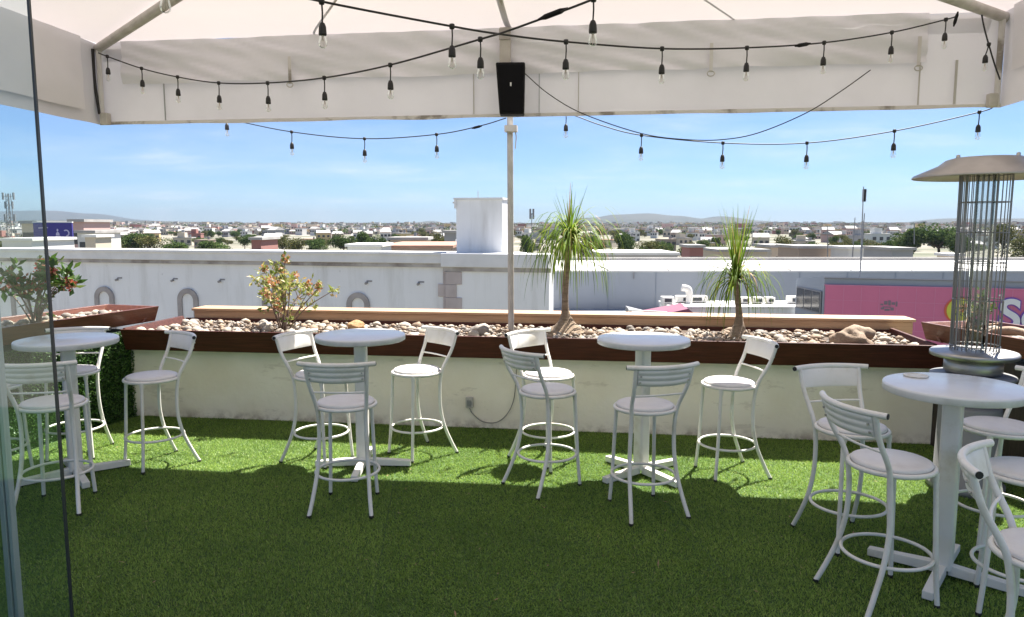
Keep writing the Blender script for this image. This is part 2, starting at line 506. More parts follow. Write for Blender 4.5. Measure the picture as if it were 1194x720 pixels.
def copy_tree(o, parent=None):
    c = o.copy()
    COL.objects.link(c)
    if parent is not None:
        c.parent = parent
    for ch in list(o.children):
        copy_tree(ch, c)
    return c


def quad_leaf(mb, p, d, up, L, W, m=0, fold=0.0):
    """leaf-shaped blade of two quads"""
    d = d.normalized()
    s = d.cross(up)
    s = s.normalized() if s.length > 1e-5 else d.orthogonal().normalized()
    nrm = s.cross(d)
    a = p
    b = p + d * L * 0.5 + s * W * 0.5 + nrm * fold
    c = p + d * L
    e = p + d * L * 0.5 - s * W * 0.5 + nrm * fold
    mb.add([a, b, c, e], [(0, 1, 2, 3)], m)


def rvec(r=rnd):
    while True:
        v = Vector((r.uniform(-1, 1), r.uniform(-1, 1), r.uniform(-1, 1)))
        if 0.01 < v.length < 1:
            return v.normalized()


# ------------------------------------------------------------------ world, sun
SUN_DX, SUN_DY = 0.36, 0.47          # horizontal run towards the sun per metre of height
elev = math.atan(1 / math.hypot(SUN_DX, SUN_DY))
w = bpy.data.worlds.new('World')
sc.world = w
w.use_nodes = True
nt = w.node_tree
for n in list(nt.nodes):
    nt.nodes.remove(n)
wo = nt.nodes.new('ShaderNodeOutputWorld')
bg = nt.nodes.new('ShaderNodeBackground')
bg.inputs['Strength'].default_value = 0.05
sky = nt.nodes.new('ShaderNodeTexSky')
sky.sky_type = 'NISHITA'
sky.sun_disc = False
sky.sun_elevation = elev
sky.sun_rotation = math.atan2(SUN_DX, SUN_DY)
sky.altitude = 1800
sky.air_density = 1.0
sky.dust_density = 0.3
sky.ozone_density = 3.0
# thin wispy clouds: noise on the direction projected to a flat cloud layer
tc = nt.nodes.new('ShaderNodeTexCoord')
sep = nt.nodes.new('ShaderNodeSeparateXYZ')
nt.links.new(tc.outputs['Generated'], sep.inputs[0])
zc = nt.nodes.new('ShaderNodeMath'); zc.operation = 'MAXIMUM'; zc.inputs[1].default_value = 0.02
nt.links.new(sep.outputs['Z'], zc.inputs[0])
za = nt.nodes.new('ShaderNodeMath'); za.operation = 'ADD'; za.inputs[1].default_value = 0.13
nt.links.new(zc.outputs[0], za.inputs[0])
dx = nt.nodes.new('ShaderNodeMath'); dx.operation = 'DIVIDE'
dy = nt.nodes.new('ShaderNodeMath'); dy.operation = 'DIVIDE'
nt.links.new(sep.outputs['X'], dx.inputs[0]); nt.links.new(za.outputs[0], dx.inputs[1])
nt.links.new(sep.outputs['Y'], dy.inputs[0]); nt.links.new(za.outputs[0], dy.inputs[1])
cmb = nt.nodes.new('ShaderNodeCombineXYZ')
nt.links.new(dx.outputs[0], cmb.inputs[0]); nt.links.new(dy.outputs[0], cmb.inputs[1])
mp = nt.nodes.new('ShaderNodeMapping')
mp.inputs['Scale'].default_value = (1.0, 1.25, 1)
mp.inputs['Rotation'].default_value = (0, 0, R(18))
mp.inputs['Location'].default_value = (3.1, 1.7, 0)
nt.links.new(cmb.outputs[0], mp.inputs['Vector'])
cn = nt.nodes.new('ShaderNodeTexNoise')
cn.inputs['Scale'].default_value = 1.1
cn.inputs['Detail'].default_value = 8
cn.inputs['Roughness'].default_value = 0.56
cn.inputs['Distortion'].default_value = 0.25
nt.links.new(mp.outputs[0], cn.inputs['Vector'])
cmask = ramp(nt, cn.outputs['Fac'], [(0.40, (0.07, 0.07, 0.07)), (0.56, (0.17, 0.17, 0.17)), (0.66, (0.34, 0.34, 0.34)), (0.78, (0.6, 0.6, 0.6))])
cmx = nt.nodes.new('ShaderNodeMix'); cmx.data_type = 'RGBA'
nt.links.new(cmask, cmx.inputs[0])
tint = nt.nodes.new('ShaderNodeMix'); tint.data_type = 'RGBA'; tint.blend_type = 'MULTIPLY'
tint.inputs[0].default_value = 1
tint.inputs[7].default_value = (0.58, 0.72, 0.92, 1)
nt.links.new(sky.outputs[0], tint.inputs[6])
nt.links.new(tint.outputs[2], cmx.inputs[6])
cmx.inputs[7].default_value = (6.5, 6.8, 7.2, 1)
nt.links.new(cmx.outputs[2], bg.inputs['Color'])
nt.links.new(bg.outputs[0], wo.inputs['Surface'])

sd = bpy.data.lights.new('sun', 'SUN')
sd.energy = 5.0
sd.angle = R(0.53)
sd.color = (1.0, 0.955, 0.88)
so = bpy.data.objects.new('sun', sd)
COL.objects.link(so)
so.rotation_euler = Vector((SUN_DX, SUN_DY, 1)).to_track_quat('Z', 'Y').to_euler()

sc.view_settings.view_transform = 'Standard'
sc.view_settings.look = 'None'
sc.view_settings.exposure = 1.75
sc.view_settings.gamma = 1
sc.cycles.use_denoising = True
sc.cycles.max_bounces = 8
sc.cycles.diffuse_bounces = 4
sc.cycles.glossy_bounces = 3
sc.cycles.transmission_bounces = 6
sc.cycles.transparent_max_bounces = 24
sc.cycles.volume_bounces = 0
sc.cycles.sample_clamp_indirect = 6
sc.cycles.caustics_reflective = False
sc.cycles.caustics_refractive = False

# ------------------------------------------------------------------ terrace frame
TH = math.atan2(-0.1309, 0.9914)
O0 = Vector((0, 6.74, 0))


def tf(u, v, z=0):
    """terrace frame: u along the low wall, v towards the camera"""
    return Vector((O0.x + u * 0.9914 - v * 0.1309, O0.y - u * 0.1309 - v * 0.9914, z))


# floor slab
mb = MB()
mb.box((-6.2, -3.2, -0.35), (5.8, 8.6, 0))
tag(mb.build('terrace_floor', 'turf_base'), kind='structure')

LP = [Vector((-3.72, 7.60, 0)), Vector((-4.20, 6.00, 0))]     # left planter rim line
LD = Vector((0.287, 0.958, 0)); LN = Vector((0.958, -0.287, 0))
RP0 = Vector((3.60, 6.33, 0))
RD = Vector((-0.2, 0.98, 0)); RN = Vector((-0.98, -0.2, 0))


def make_turf():
    rs = np.random.RandomState(3)
    N = 820000
    Y = 2.3 + (7.5 - 2.3) * rs.rand(N) ** 1.0
    # more blades close to the camera, where they show larger
    X = (rs.rand(N) * 2 - 1) * 5.2
    keep = np.abs(X) < 0.80 * Y + 0.6
    keep &= Y < (6.735 - 0.132 * X)
    keep &= X > (-4.10 + (Y - 6.00) * 0.3)
    keep &= X < (3.60 + (6.33 - Y) * 0.204)
    roll = (X + 0.10 * Y + 0.35) / 1.9
    keep &= np.abs((roll % 1.0) - 0.5) * 1.9 < 0.945
    X, Y, roll = X[keep], Y[keep], np.floor(roll[keep])
    n = len(X)
    L = 0.009 + 0.014 * rs.rand(n)
    W = 0.0020 + 0.0018 * rs.rand(n)
    clump = np.sin(X * 9.1 + np.sin(Y * 5.3) * 2) * np.cos(Y * 8.3 + np.sin(X * 4.1) * 2)
    az = rs.rand(n) * 2 * np.pi
    lean = 0.3 + 0.9 * rs.rand(n)
    dxy = np.stack([np.cos(az) * np.sin(lean) + 0.15 * clump, np.sin(az) * np.sin(lean) - 0.25 * np.where(roll % 2 == 0, 1.0, -0.3), np.cos(lean) + 0.1], 1)
    wa = az + np.pi / 2 + (rs.rand(n) - .5)
    side = np.stack([np.cos(wa), np.sin(wa), np.zeros(n)], 1) * W[:, None]
    base = np.stack([X, Y, np.full(n, 0.001)], 1)
    tip = base + dxy * L[:, None]
    V = np.empty((n, 3, 3), np.float32)
    V[:, 0] = base - side
    V[:, 1] = base + side
    V[:, 2] = tip
    me = bpy.data.meshes.new('artificial_grass')
    me.vertices.add(n * 3)
    me.vertices.foreach_set('co', V.reshape(-1))
    me.loops.add(n * 3)
    me.loops.foreach_set('vertex_index', np.arange(n * 3, dtype=np.int32))
    me.polygons.add(n)
    me.polygons.foreach_set('loop_start', np.arange(0, n * 3, 3, dtype=np.int32))
    me.polygons.foreach_set('loop_total', np.full(n, 3, np.int32))
    me.update(calc_edges=True)
    me.materials.append(M['turf'])
    o = bpy.data.objects.new('artificial_grass', me)
    COL.objects.link(o)
    tag(o, 'short green artificial turf covering the terrace floor', 'artificial grass', kind='stuff')


make_turf()

mb = MB()
fr_ = random.Random(9)
for i in range(90):
    Y_ = fr_.uniform(3.3, 6.2)
    p = Vector((fr_.uniform(-.62, .62) * Y_, Y_, 0.028))
    quad_leaf(mb, p, Vector((fr_.uniform(-1, 1), fr_.uniform(-1, 1), fr_.uniform(0, .3))), Vector((0, 0, 1)), fr_.uniform(0.015, 0.05), fr_.uniform(0.003, 0.010))
tag(mb.build('dry_leaves', 'palm_dry'), 'scattered tiny dry leaf bits lying on the turf', 'leaf litter', kind='stuff')

# low wall
root = empty('terrace_wall', O0, TH, 'low cream plaster wall carrying the long dark planter', 'wall')
mb = MB()
mb.box((-3.93, 0, 0), (3.80, 0.94, 0.690))
mb.build('plaster_face', 'plaster', root, bevel=0.006)

# main planter
root = empty('planter_box', O0, TH, 'long dark brown wooden planter on top of the cream wall', 'planter')


def board(mb, a, b, z0, z1, out0, out1, th, nrm):
    """board from a to b, outer face leaning from offset out0 (bottom) to out1 (top)"""
    a, b, nrm = Vector(a), Vector(b), Vector(nrm)
    vs = []
    for z, o in ((z0, out0), (z1, out1)):
        for p, q in ((a, 0), (b, 0), (b, th), (a, th)):
            pp = p + nrm * (o - q)
            vs.append((pp.x, pp.y, z))
    mb.hexa(vs)


mb = MB(); board(mb, (-3.80, 0, 0), (3.68, 0, 0), 0.690, 0.900, 0.11, 0.18, 0.03, (0, -1, 0)); mb.build('front_board', 'wood_shaded', root, bevel=0.004)
mb = MB(); mb.box((-3.72, -0.075, 0.693), (3.60, 0.93, 0.706)); mb.build('bottom_board', 'wood_shaded', root)
mb = MB(); board(mb, (-3.80, 0.95, 0), (3.68, 0.95, 0), 0.700, 0.875, 0.0, 0.02, 0.03, (0, 1, 0)); mb.build('back_board', 'wood_shaded', root, bevel=0.004)
for s, u in ((-1, -3.72), (1, 3.60)):
    mb = MB(); board(mb, (u, -0.085, 0), (u, 0.918, 0), 0.691, 0.899, 0.0, 0.12 if s < 0 else 0.05, 0.03, (s, 0, 0)); mb.build('end_board', 'wood_shaded', root, bevel=0.004)
mb = MB()
mb.grid(lambda a, b: Vector((-3.69 + 7.26 * a, -0.13 + 1.03 * b, 0.838 + 0.018 * mnoise.noise(Vector((a * 40, b * 6, 0))))), 90, 10)
mb.build('soil', 'soil', root)

# wooden ledge behind the planter
root = empty('wooden_ledge', O0, TH, 'long pale timber ledge running behind the pebble planter', 'ledge')
mb = MB(); mb.box((-3.72, 0.985, 0.0), (3.86, 1.24, 0.950)); mb.build('beam', 'wood_light', root, bevel=0.004)
for k, (y0, y1) in enumerate(((0.965, 1.11), (1.116, 1.26))):
    mb = MB(); mb.box((-3.74, y0, 0.953), (3.88, y1, 0.980)); mb.build('plank', 'wood_light', root, bevel=0.004)


# side planters
def side_planter(name, origin, D, N, length, width, label, z0=0.908, z1=1.065):
    rz = math.atan2(D.y, D.x)     # local x runs along D
    root = empty(name, origin, rz, label, 'planter')
    sgn = 1 if (Matrix.Rotation(-rz, 3, 'Z') @ N).y > 0 else -1
    mb = MB(); board(mb, (-length, 0, 0), (0.05, 0, 0), z0, z1, -0.03, 0.03, 0.03, (0, sgn, 0)); mb.build('front_board', 'wood_red_sunlit', root, bevel=0.004)
    mb = MB(); board(mb, (-length, -sgn * width, 0), (0.05, -sgn * width, 0), z0, z1, -0.03, 0.03, 0.03, (0, -sgn, 0)); mb.build('back_board', 'wood_red_sunlit', root, bevel=0.004)
    lo, hi = sorted((-sgn * (width - 0.012), -sgn * 0.012))
    mb = MB(); board(mb, (0.0, lo, 0), (0.0, hi, 0), z0 + .001, z1 - .001, -0.13, 0.05, 0.03, (1, 0, 0)); mb.build('end_board', 'wood_red_sunlit', root, bevel=0.004)
    mb = MB()
    mb.grid(lambda a, b: Vector((-length + (length - 0.06) * a, lo + (hi - lo) * b, z1 - 0.055 + 0.015 * mnoise.noise(Vector((a * 30, b * 7, 3))))), 50, 10)
    mb.build('soil', 'soil', root)
    return root


side_planter('planter_box', LP[0], LD, LN, 3.6, 0.62, 'reddish brown flared planter on the hedge at the left edge')
side_planter('planter_box', RP0, RD, RN, 2.6, 0.62, 'reddish brown flared planter behind the patio heater')

# hedge wall on the left
root = empty('hedge', LP[0], math.atan2(LD.y, LD.x), 'green artificial leaf hedge under the left planter', 'hedge')
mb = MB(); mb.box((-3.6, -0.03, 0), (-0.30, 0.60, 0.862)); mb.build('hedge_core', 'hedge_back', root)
mb = MB()
hr = random.Random(5)
for i in range(26000):
    x = -3.6 + 3.32 * hr.random() ** 0.7
    z = hr.uniform(0.0, 0.862)
    bulge = 0.05 * (0.5 + 0.5 * mnoise.noise(Vector((x * 7, z * 7, 1.3))))
    p = Vector((x, -0.035 - bulge * hr.random(), z))
    d = Vector((hr.uniform(-1, 1), -0.7 * hr.random() - .2, hr.uniform(-0.8, 0.9)))
    quad_leaf(mb, p, d, rvec(hr), hr.uniform(0.014, 0.028), hr.uniform(0.009, 0.016))
mb.build('leaves', 'hedge', root)

# dark panel on the right
root = empty('side_wall', RP0, math.atan2(RD.y, RD.x), 'dark timber clad wall under the right planter', 'wall')
mb = MB()
for k in range(18):
    mb.box((-2.6 + k * 0.145, -0.60, 0), (-2.6 + k * 0.145 + 0.14, -0.04 + 0.004 * (k % 3), 0.862))
mb.build('cladding', 'panel_dark', root, bevel=0.003)

# ------------------------------------------------------------------ stones
stone_meshes = {}


def stone_mesh(seed, rough=0.25, sub=2):
    bm = bmesh.new()
    bmesh.ops.create_icosphere(bm, subdivisions=sub, radius=1)
    r = random.Random(seed)
    off = Vector((r.uniform(0, 50), r.uniform(0, 50), r.uniform(0, 50)))
    sx, sy, sz = r.uniform(0.85, 1.25), r.uniform(0.7, 1.0), r.uniform(0.55, 0.8)
    for v in bm.verts:
        k = 1 + rough * mnoise.noise(v.co * 1.1 + off) + 0.25 * rough * mnoise.noise(v.co * 3 + off) + (0.22 * rough * abs(mnoise.noise(v.co * 5.5 + off)) + 0.12 * rough * mnoise.noise(v.co * 12 + off) if sub > 2 else 0)
        v.co = Vector((v.co.x * sx, v.co.y * sy, v.co.z * sz)) * k
    me = bpy.data.meshes.new('river_stone')
    bm.to_mesh(me)
    bm.free()
    for p in me.polygons:
        p.use_smooth = True
    return me


for kname in ('stone_white', 'stone_tan', 'stone_grey'):
    stone_meshes[kname] = []
    for s in range(5):
        me = stone_mesh(hash(kname) % 97 + s * 7 if False else len(kname) * 13 + s * 7, 0.35)
        me.materials.append(M[kname])
        stone_meshes[kname].append(me)

STONE_LABEL = {
    'stone_white': ('pale cream river stone lying in a planter bed', 'pale river stones in the planters'),
    'stone_tan': ('tan river stone lying among the paler pebbles', 'tan river stones in the planters'),
    'stone_grey': ('grey river stone lying among the paler pebbles', 'grey river stones in the planters')}
placed = []


def put_stone(p, r, kname, me=None, label=None, cat='stone', name='river_stone'):
    me = me or rnd.choice(stone_meshes[kname])
    o = bpy.data.objects.new(name, me)
    COL.objects.link(o)
    o.location = p
    o.scale = (r, r, r)
    o.rotation_euler = (rnd.uniform(-.25, .25), rnd.uniform(-.25, .25), rnd.uniform(0, 6.28))
    if label:
        tag(o, label, cat)
    else:
        tag(o, STONE_LABEL[kname][0], cat, STONE_LABEL[kname][1])
    return o


def pick_kind():
    q = rnd.random()
    return 'stone_white' if q < 0.50 else ('stone_tan' if q < 0.80 else 'stone_grey')


def scatter(fn, count, rmin, rmax, gap=0.8):
    tries = 0
    got = 0
    while got < count and tries < count * 40:
        tries += 1
        p = fn()
        r = rmin + (rmax - rmin) * rnd.random() ** 1.5
        if any((p - q).length < (r + s) * gap for q, s in placed):
            continue
        placed.append((p, r))
        put_stone(p, r, pick_kind())
        got += 1


# solid plants and rocks first so that stones leave room for them
KEEP = [(at(660, 392, 7.25), 0.17), (at(861, 392, 6.95), 0.10), (at(329, 388, 7.45), 0.08), (at(597, 390, 7.38), 0.06)]
for p, r in KEEP:
    placed.append((Vector((p.x, p.y, 0.83)), r))
big = stone_mesh(71, 0.5, 4)
big.materials.append(M['stone_tan'])
p = tf(3.02, -0.02); p.z = 0.90
placed.append((p, 0.15))
put_stone(p, 0.135, None, big, 'large rough beige rock at the right end of the long planter', 'rock', 'rock')
om = stone_mesh(72, 0.3, 4)
om.materials.append(M['stone_orange'])
p = tf(-1.62, -0.36); p.z = 0.895
placed.append((p, 0.09))
put_stone(p, 0.085, None, om, 'round orange brown stone between the flowering shrub and the post', 'stone')
gm = stone_mesh(73, 0.3, 3)
gm.materials.append(M['stone_grey'])
p = tf(-0.36, -0.3); p.z = 0.88
placed.append((p, 0.1))
put_stone(p, 0.095, None, gm, 'grey flat stone beside the foot of the canopy post', 'stone')

scatter(lambda: tf(rnd.uniform(-3.74, 3.55), 0.08 - 0.95 * rnd.random() ** 1.25, 0.856), 262, 0.03, 0.068)


def lp(a, b, z):
    return LP[0] - LD * a - LN * b + Vector((0, 0, z))


def rp(a, b, z):
    return RP0 - RD * a - RN * b + Vector((0, 0, z))


scatter(lambda: lp(rnd.uniform(0.15, 1.9), rnd.uniform(0.08, 0.54), 1.02), 40, 0.03, 0.06)
scatter(lambda: rp(rnd.uniform(0.12, 1.5), rnd.uniform(0.08, 0.54), 1.02), 28, 0.03, 0.07)
# small filler gravel
mb = MB()
ico = stone_mesh(5, 0.3, 1)
iv = [v.co.copy() for v in ico.vertices]
ifc = [tuple(p.vertices) for p in ico.polygons]
bpy.data.meshes.remove(ico)
for i in range(2600):
    q = rnd.random()
    if q < 0.78:
        p = tf(rnd.uniform(-3.72, 3.6), 0.12 - 1.02 * rnd.random(), 0.850)
    elif q < 0.9:
        p = lp(rnd.uniform(0.1, 2.4), rnd.uniform(0.05, 0.57), 1.012)
    else:
        p = rp(rnd.uniform(0.1, 1.8), rnd.uniform(0.05, 0.57), 1.012)
    r = rnd.uniform(0.010, 0.024)
    rot = Matrix.Rotation(rnd.uniform(0, 6.28), 3, 'Z')
    mb.add([p + rot @ (c * r) for c in iv], ifc, rnd.choice((0, 1, 1, 2, 2)), True)
tag(mb.build('gravel', ['stone_white', 'stone_tan', 'stone_grey']), 'small mixed gravel filling the planters between larger stones', 'gravel', kind='stuff')

# driftwood in the right planter
mb = MB()
a = at(1160, 380, 5.75); 
mb.tube(smooth_path([rp(0.55, 0.10, 1.06), rp(0.72, 0.16, 1.085), rp(0.95, 0.14, 1.075), rp(1.15, 0.2, 1.06)], 5), [0.02, 0.03, 0.034, 0.036, 0.036, 0.034, 0.03, 0.03, 0.03, 0.03, 0.028, 0.026, 0.024, 0.022, 0.018, 0.012], 8)
tag(mb.build('driftwood', 'stone_tan'), 'pale weathered log lying on the right planter stones', 'driftwood')
mb = MB()
mb.tube([rp(0.2, 0.06, 1.03), rp(0.42, 0.3, 1.10)], [0.014, 0.01], 6)
mb.tube([rp(0.28, 0.24, 1.03), rp(0.36, 0.05, 1.09)], [0.012, 0.008], 6)
tag(mb.build('broken_sticks', 'wood_light'), 'crossed pale sticks in the tip of the right planter', 'sticks')


# ------------------------------------------------------------------ plants
def bush(name, base, height, spread, nst, seed, label, leafm, flowerm, leafsize, flower_at_tips, tipsz=0.05, nleaf=26, cat='shrub'):
    r = random.Random(seed)
    root = empty(name, base, 0, label, cat)
    st, lv = MB(), MB()
    for i in range(nst):
        az = r.uniform(0, 6.28)
        out = spread * (0.25 + 0.75 * r.random())
        h = height * r.uniform(0.62, 1.0) * (1 - 0.25 * (out / spread) ** 2)
        tip = Vector((math.cos(az) * out, math.sin(az) * out, h))
        mid = Vector((tip.x * 0.45 + r.uniform(-.03, .03), tip.y * 0.45 + r.uniform(-.03, .03), h * 0.55))
        pts = smooth_path([Vector((r.uniform(-.03, .03), r.uniform(-.03, .03), -0.02)), mid, tip], 5)
        st.tube(pts, [0.009, 0.0035], 5)
        twigs = [(pts, 1.0)]
        for k in range(r.randint(1, 3)):
            q = pts[r.randint(4, 8)]
            d = (rvec(r) + Vector((0, 0, 0.8))).normalized() * r.uniform(0.08, 0.2) * (height / 0.65)
            tp = [q, q + d * 0.5 + Vector((0, 0, .01)), q + d]
            st.tube(tp, [0.005, 0.0025], 4)
            twigs.append((tp, 0.5))
        for tp, k in twigs:
            end = tp[-1]
            for j in range(int(nleaf * k)):
                if r.random() < 0.82:
                    p = end + rvec(r) * tipsz * r.random()
                else:
                    a = r.uniform(0.35, 1)
                    idx = min(len(tp) - 1, int(a * (len(tp) - 1)))
                    p = tp[idx] + rvec(r) * 0.02
                d = rvec(r) + Vector((0, 0, 0.35))
                quad_leaf(lv, p, d, rvec(r), leafsize * r.uniform(0.6, 1.2), leafsize * r.uniform(0.35, 0.55), 0, leafsize * 0.08)
            if r.random() < flower_at_tips:
                fl = MB()
                for j in range(22):
                    p = end + rvec(r) * tipsz * 0.5
                    quad_leaf(fl, p, rvec(r) + Vector((0, 0, 0.6)), rvec(r), 0.036 * r.uniform(.7, 1.2), 0.032)
                fl.build('flower', flowerm, root)
    st.build('stem', 'stem', root)
    lv.build('leaves', leafm, root)
    return root


p = at(329, 388, 7.45); p.z = 0.815
bush('flowering_shrub', p, 0.80, 0.58, 15, 8, 'airy yellow green shrub with peach flower clusters in the long planter', 'leaf_autumn', 'petal_orange', 0.062, 0.36, 0.07, 24)
p = lp(1.15, 0.25, 1.0)
bush('flowering_shrub', p, 0.62, 0.40, 13, 21, 'leafy shrub with red and coral flower heads behind the glass', 'leaf_green', 'petal', 0.105, 0.5, 0.085, 12)
p = rp(0.30, 0.20, 1.02)
bush('small_shrub', p, 0.34, 0.12, 8, 31, 'small green shrub in the right planter behind the heater cage', 'leaf_green', 'petal_orange', 0.05, 0.15, 0.05, 16)
p = lp(2.0, 0.25, 1.0)
bush('flowering_shrub', p, 0.5, 0.3, 10, 41, 'dark leaved red flowering shrub at the extreme left edge', 'leaf_dark', 'petal', 0.09, 0.8, 0.06, 20)


def ponytail(base, trunk_pts, trunk_r, bulge, nlv, Lmin, Lmax, seed, label, up_frac, dry, droop=1.0, upk=0.62):
    r = random.Random(seed)
    root = empty('ponytail_palm', base, 0, label, 'palm')
    mb = MB()
    pts = smooth_path(trunk_pts, 6)
    rs = []
    for i, q in enumerate(pts):
        t = q.z
        rs.append(trunk_r + bulge * math.exp(-(max(0, t - 0.02) / 0.11) ** 1.5) + 0.01 * math.exp(-((t - trunk_pts[-1][2]) / 0.05) ** 2))
    mb.tube(pts, rs, 14)
    tr = mb.build('trunk', 'palm_trunk', root)
    cm, dm = MB(), MB()
    top = Vector(trunk_pts[-1])
    for i in range(nlv):
        az = r.uniform(0, 6.28)
        isup = r.random() < up_frac
        el = r.uniform(1.1, 1.52) if isup else r.uniform(-0.1, 1.2)
        L = r.uniform(Lmin, Lmax) * (upk if isup else 1)
        d = Vector((math.cos(az) * math.cos(el), math.sin(az) * math.cos(el), math.sin(el)))
        wdt = r.uniform(0.010, 0.017)
        n = 9
        p = top + Vector((r.uniform(-.02, .02), r.uniform(-.02, .02), r.uniform(-.06, .05)))
        g = (0.012 if isup else 0.20) * droop * r.uniform(0.7, 1.3)
        side = d.cross(Vector((0, 0, 1)))
        side = side.normalized() if side.length > .05 else Vector((1, 0, 0))
        tgt = dm if r.random() < dry else cm
        vs = []
        for k in range(n + 1):
            t = k / n
            w_ = wdt * (1 - t) ** 0.6 * 0.5 + 0.0006
            vs += [p - side * w_, p + side * w_]
            d = (d + Vector((0, 0, -g)) * (0.4 + (0.6 if isup else 3.2) * t)).normalized()
            p = p + d * (L / n)
        tgt.add(vs, [(2 * k, 2 * k + 1, 2 * k + 3, 2 * k + 2) for k in range(n)], 0, True)
    cm.build('crown', 'palm_leaf', root)
    if dm.v:
        dm.build('dry_leaves', 'palm_dry', root)
    return root


p = at(660, 392, 7.25); p.z = 0.80
ponytail(p, [(0, 0, -0.02), (0.0, 0, 0.14), (-0.012, 0, 0.34), (-0.005, 0, 0.6), (0.03, 0, 0.98)], 0.032, 0.185, 250, 0.5, 0.90, 4,
         'tall ponytail palm with swollen base and drooping leaves beside the post', 0.13, 0.05, 1.25, 0.60)
p = at(861, 392, 6.95); p.z = 0.80
ponytail(p, [(0, 0, -0.02), (0.0, 0, 0.1), (0.0, 0, 0.25), (-0.02, 0, 0.42), (-0.04, 0, 0.60)], 0.029, 0.085, 190, 0.42, 0.68, 9,
         'shorter ponytail palm with upright spiky top at the right', 0.28, 0.05, 1.35, 1.05)

# ------------------------------------------------------------------ canopy
A = Vector((-3.95, 7.25, 0)); B = Vector((3.99, 6.18, 0))
PK = Vector((-0.3, 3.6, 0))
A2 = PK * 2 - B; B2 = PK * 2 - A
ZE, ZB, ZP = 3.62, 2.858, 3.86
root = empty('canopy', ((A.x + B.x) / 2, (A.y + B.y) / 2, 0), 0, 'large white fabric canopy with deep valance shading the terrace', 'canopy')
CO = Vector(root.location)


def cl(p, z):
    return Vector((p.x - CO.x, p.y - CO.y, z))


def lerp(a, b, t):
    return a + (b - a) * t


# roof: four triangular fields with a slight sag
mb = MB()
for (p, q) in ((A, B), (B, B2), (B2, A2), (A2, A)):
    pe, qe, pk = cl(p, ZE), cl(q, ZE), cl(PK, ZP)

    def fn(a, b, pe=pe, qe=qe, pk=pk):
        e = lerp(pe, qe, a)
        v = lerp(e, pk, b)
        v.z -= 0.07 * math.sin(math.pi * b) * math.sin(math.pi * a) - 0.012 * mnoise.noise(v * 1.5)
        return v
    mb.grid(fn, 24, 12)
mb.build('roof_fabric', 'fabric_roof', root)
# valances
def valance(name, p, q, zb, zt, off, wav, matn, u0=0.0, u1=1.0, nz=8, nu=80, fold=0.0, seed=0):
    d = (q - p).normalized()
    nrm = Vector((d.y, -d.x, 0))
    mb = MB()

    def fn(a, b):
        t = u0 + (u1 - u0) * a
        pt = lerp(p, q, t)
        k = off + wav * mnoise.noise(Vector((t * 9 + seed, b * 1.5, seed))) * (0.3 + 0.7 * (1 - b)) + fold * mnoise.noise(Vector((t * 34 + b * 5, b * 2.2 + 5, seed)))
        z = zb + (zt - zb) * b
        if b < 0.01:
            z += 0.012 * mnoise.noise(Vector((t * 14, 0, seed + 4)))
        pt = pt + nrm * k
        return cl(pt, z)
    mb.grid(fn, nu, nz)
    return mb.build(name, matn, root)


valance('front_valance', A, B, ZB, ZE, 0.0, 0.02, 'fabric_valance', seed=1)
valance('hem', A, B, ZB - 0.004, ZB + 0.028, 0.016, 0.0, 'fabric_hem', seed=1, nz=1)
valance('inner_flap', A, B, 3.225, ZE - 0.005, 0.05, 0.03, 'fabric_flap', 0.035, 0.925, fold=0.036, nu=140, nz=14, seed=2)
valance('side_valance', A2, A, ZB, ZE, 0.0, 0.02, 'fabric_valance', seed=3)
valance('side_flap', A2, A, 2.96, ZE - 0.005, 0.04, 0.02, 'fabric_flap', 0.0, 0.955, fold=0.015, seed=6, nu=100)
valance('side_valance', B, B2, ZB, ZE, 0.0, 0.02, 'fabric_valance', seed=4)
valance('side_flap', B, B2, 3.12, ZE - 0.005, 0.04, 0.02, 'fabric_flap', 0.03, 1.0, fold=0.015, seed=7, nu=100)
# rafters, ribs, eave beam
for p in (A, B, A2, B2):
    mb = MB()
    a, b = cl(p, ZE - 0.055), cl(PK, ZP - 0.06)
    mb.tube([a, lerp(a, b, .5) + Vector((0, 0, -0.03)), b], 0.042, 10)
    mb.build('rafter', 'beige_metal', root)
mid = lerp(A, B, 0.495)
for t, rr in ((0.495, 0.026), (0.27, 0.010), (0.735, 0.010)):
    mb = MB()
    e = lerp(A, B, t)
    a, b = cl(e, ZE - 0.02), cl(lerp(e, PK, 0.97), ZP - 0.06)
    mb.tube(smooth_path([a, lerp(a, b, 0.06) + Vector((0, 0, .05)), lerp(a, b, .4) + Vector((0, 0, -0.02)), b], 5), rr, 8)
    mb.build('rib', 'beige_metal', root)
fd = (B - A).normalized(); fnrm = Vector((fd.y, -fd.x, 0))
for p, q in ((A, B), (A2, A), (B, B2)):
    mb = MB(); d = (q - p).normalized(); n_ = Vector((d.y, -d.x, 0))
    mb.tube([cl(p + d * 0.1 - n_ * 0.035, ZE - 0.045), cl(q - d * 0.1 - n_ * 0.035, ZE - 0.045)], 0.028, 8)
    mb.build('eave_tube', 'beige_metal', root)
# corner uprights inside the valance, with black cord
for p, s in ((A, 1), (B, -1)):
    mb = MB()
    c = p + fd * 0.05 * s + fnrm * 0.05
    mb.tube([cl(c, ZB + 0.01), cl(c, ZE - 0.06)], 0.024, 10)
    mb.build('corner_tube', 'fabric_hem', root)
    mb = MB()
    c = p + fd * (0.085 * s) + fnrm * 0.05
    mb.rbox(cl(c, ZB + 0.05), (0.07, 0.07, 0.11), TH)
    mb.build('corner_bracket', 'beige_metal', root, bevel=0.01)
mb = MB()
c = A + fd * 0.012 + fnrm * 0.075
mb.tube(smooth_path([cl(c, 3.55), cl(c + fd * 0.0, 3.24), cl(c + fd * .03, 2.95)], 5), 0.014, 7)
mb.build('corner_cord', 'cable', root)
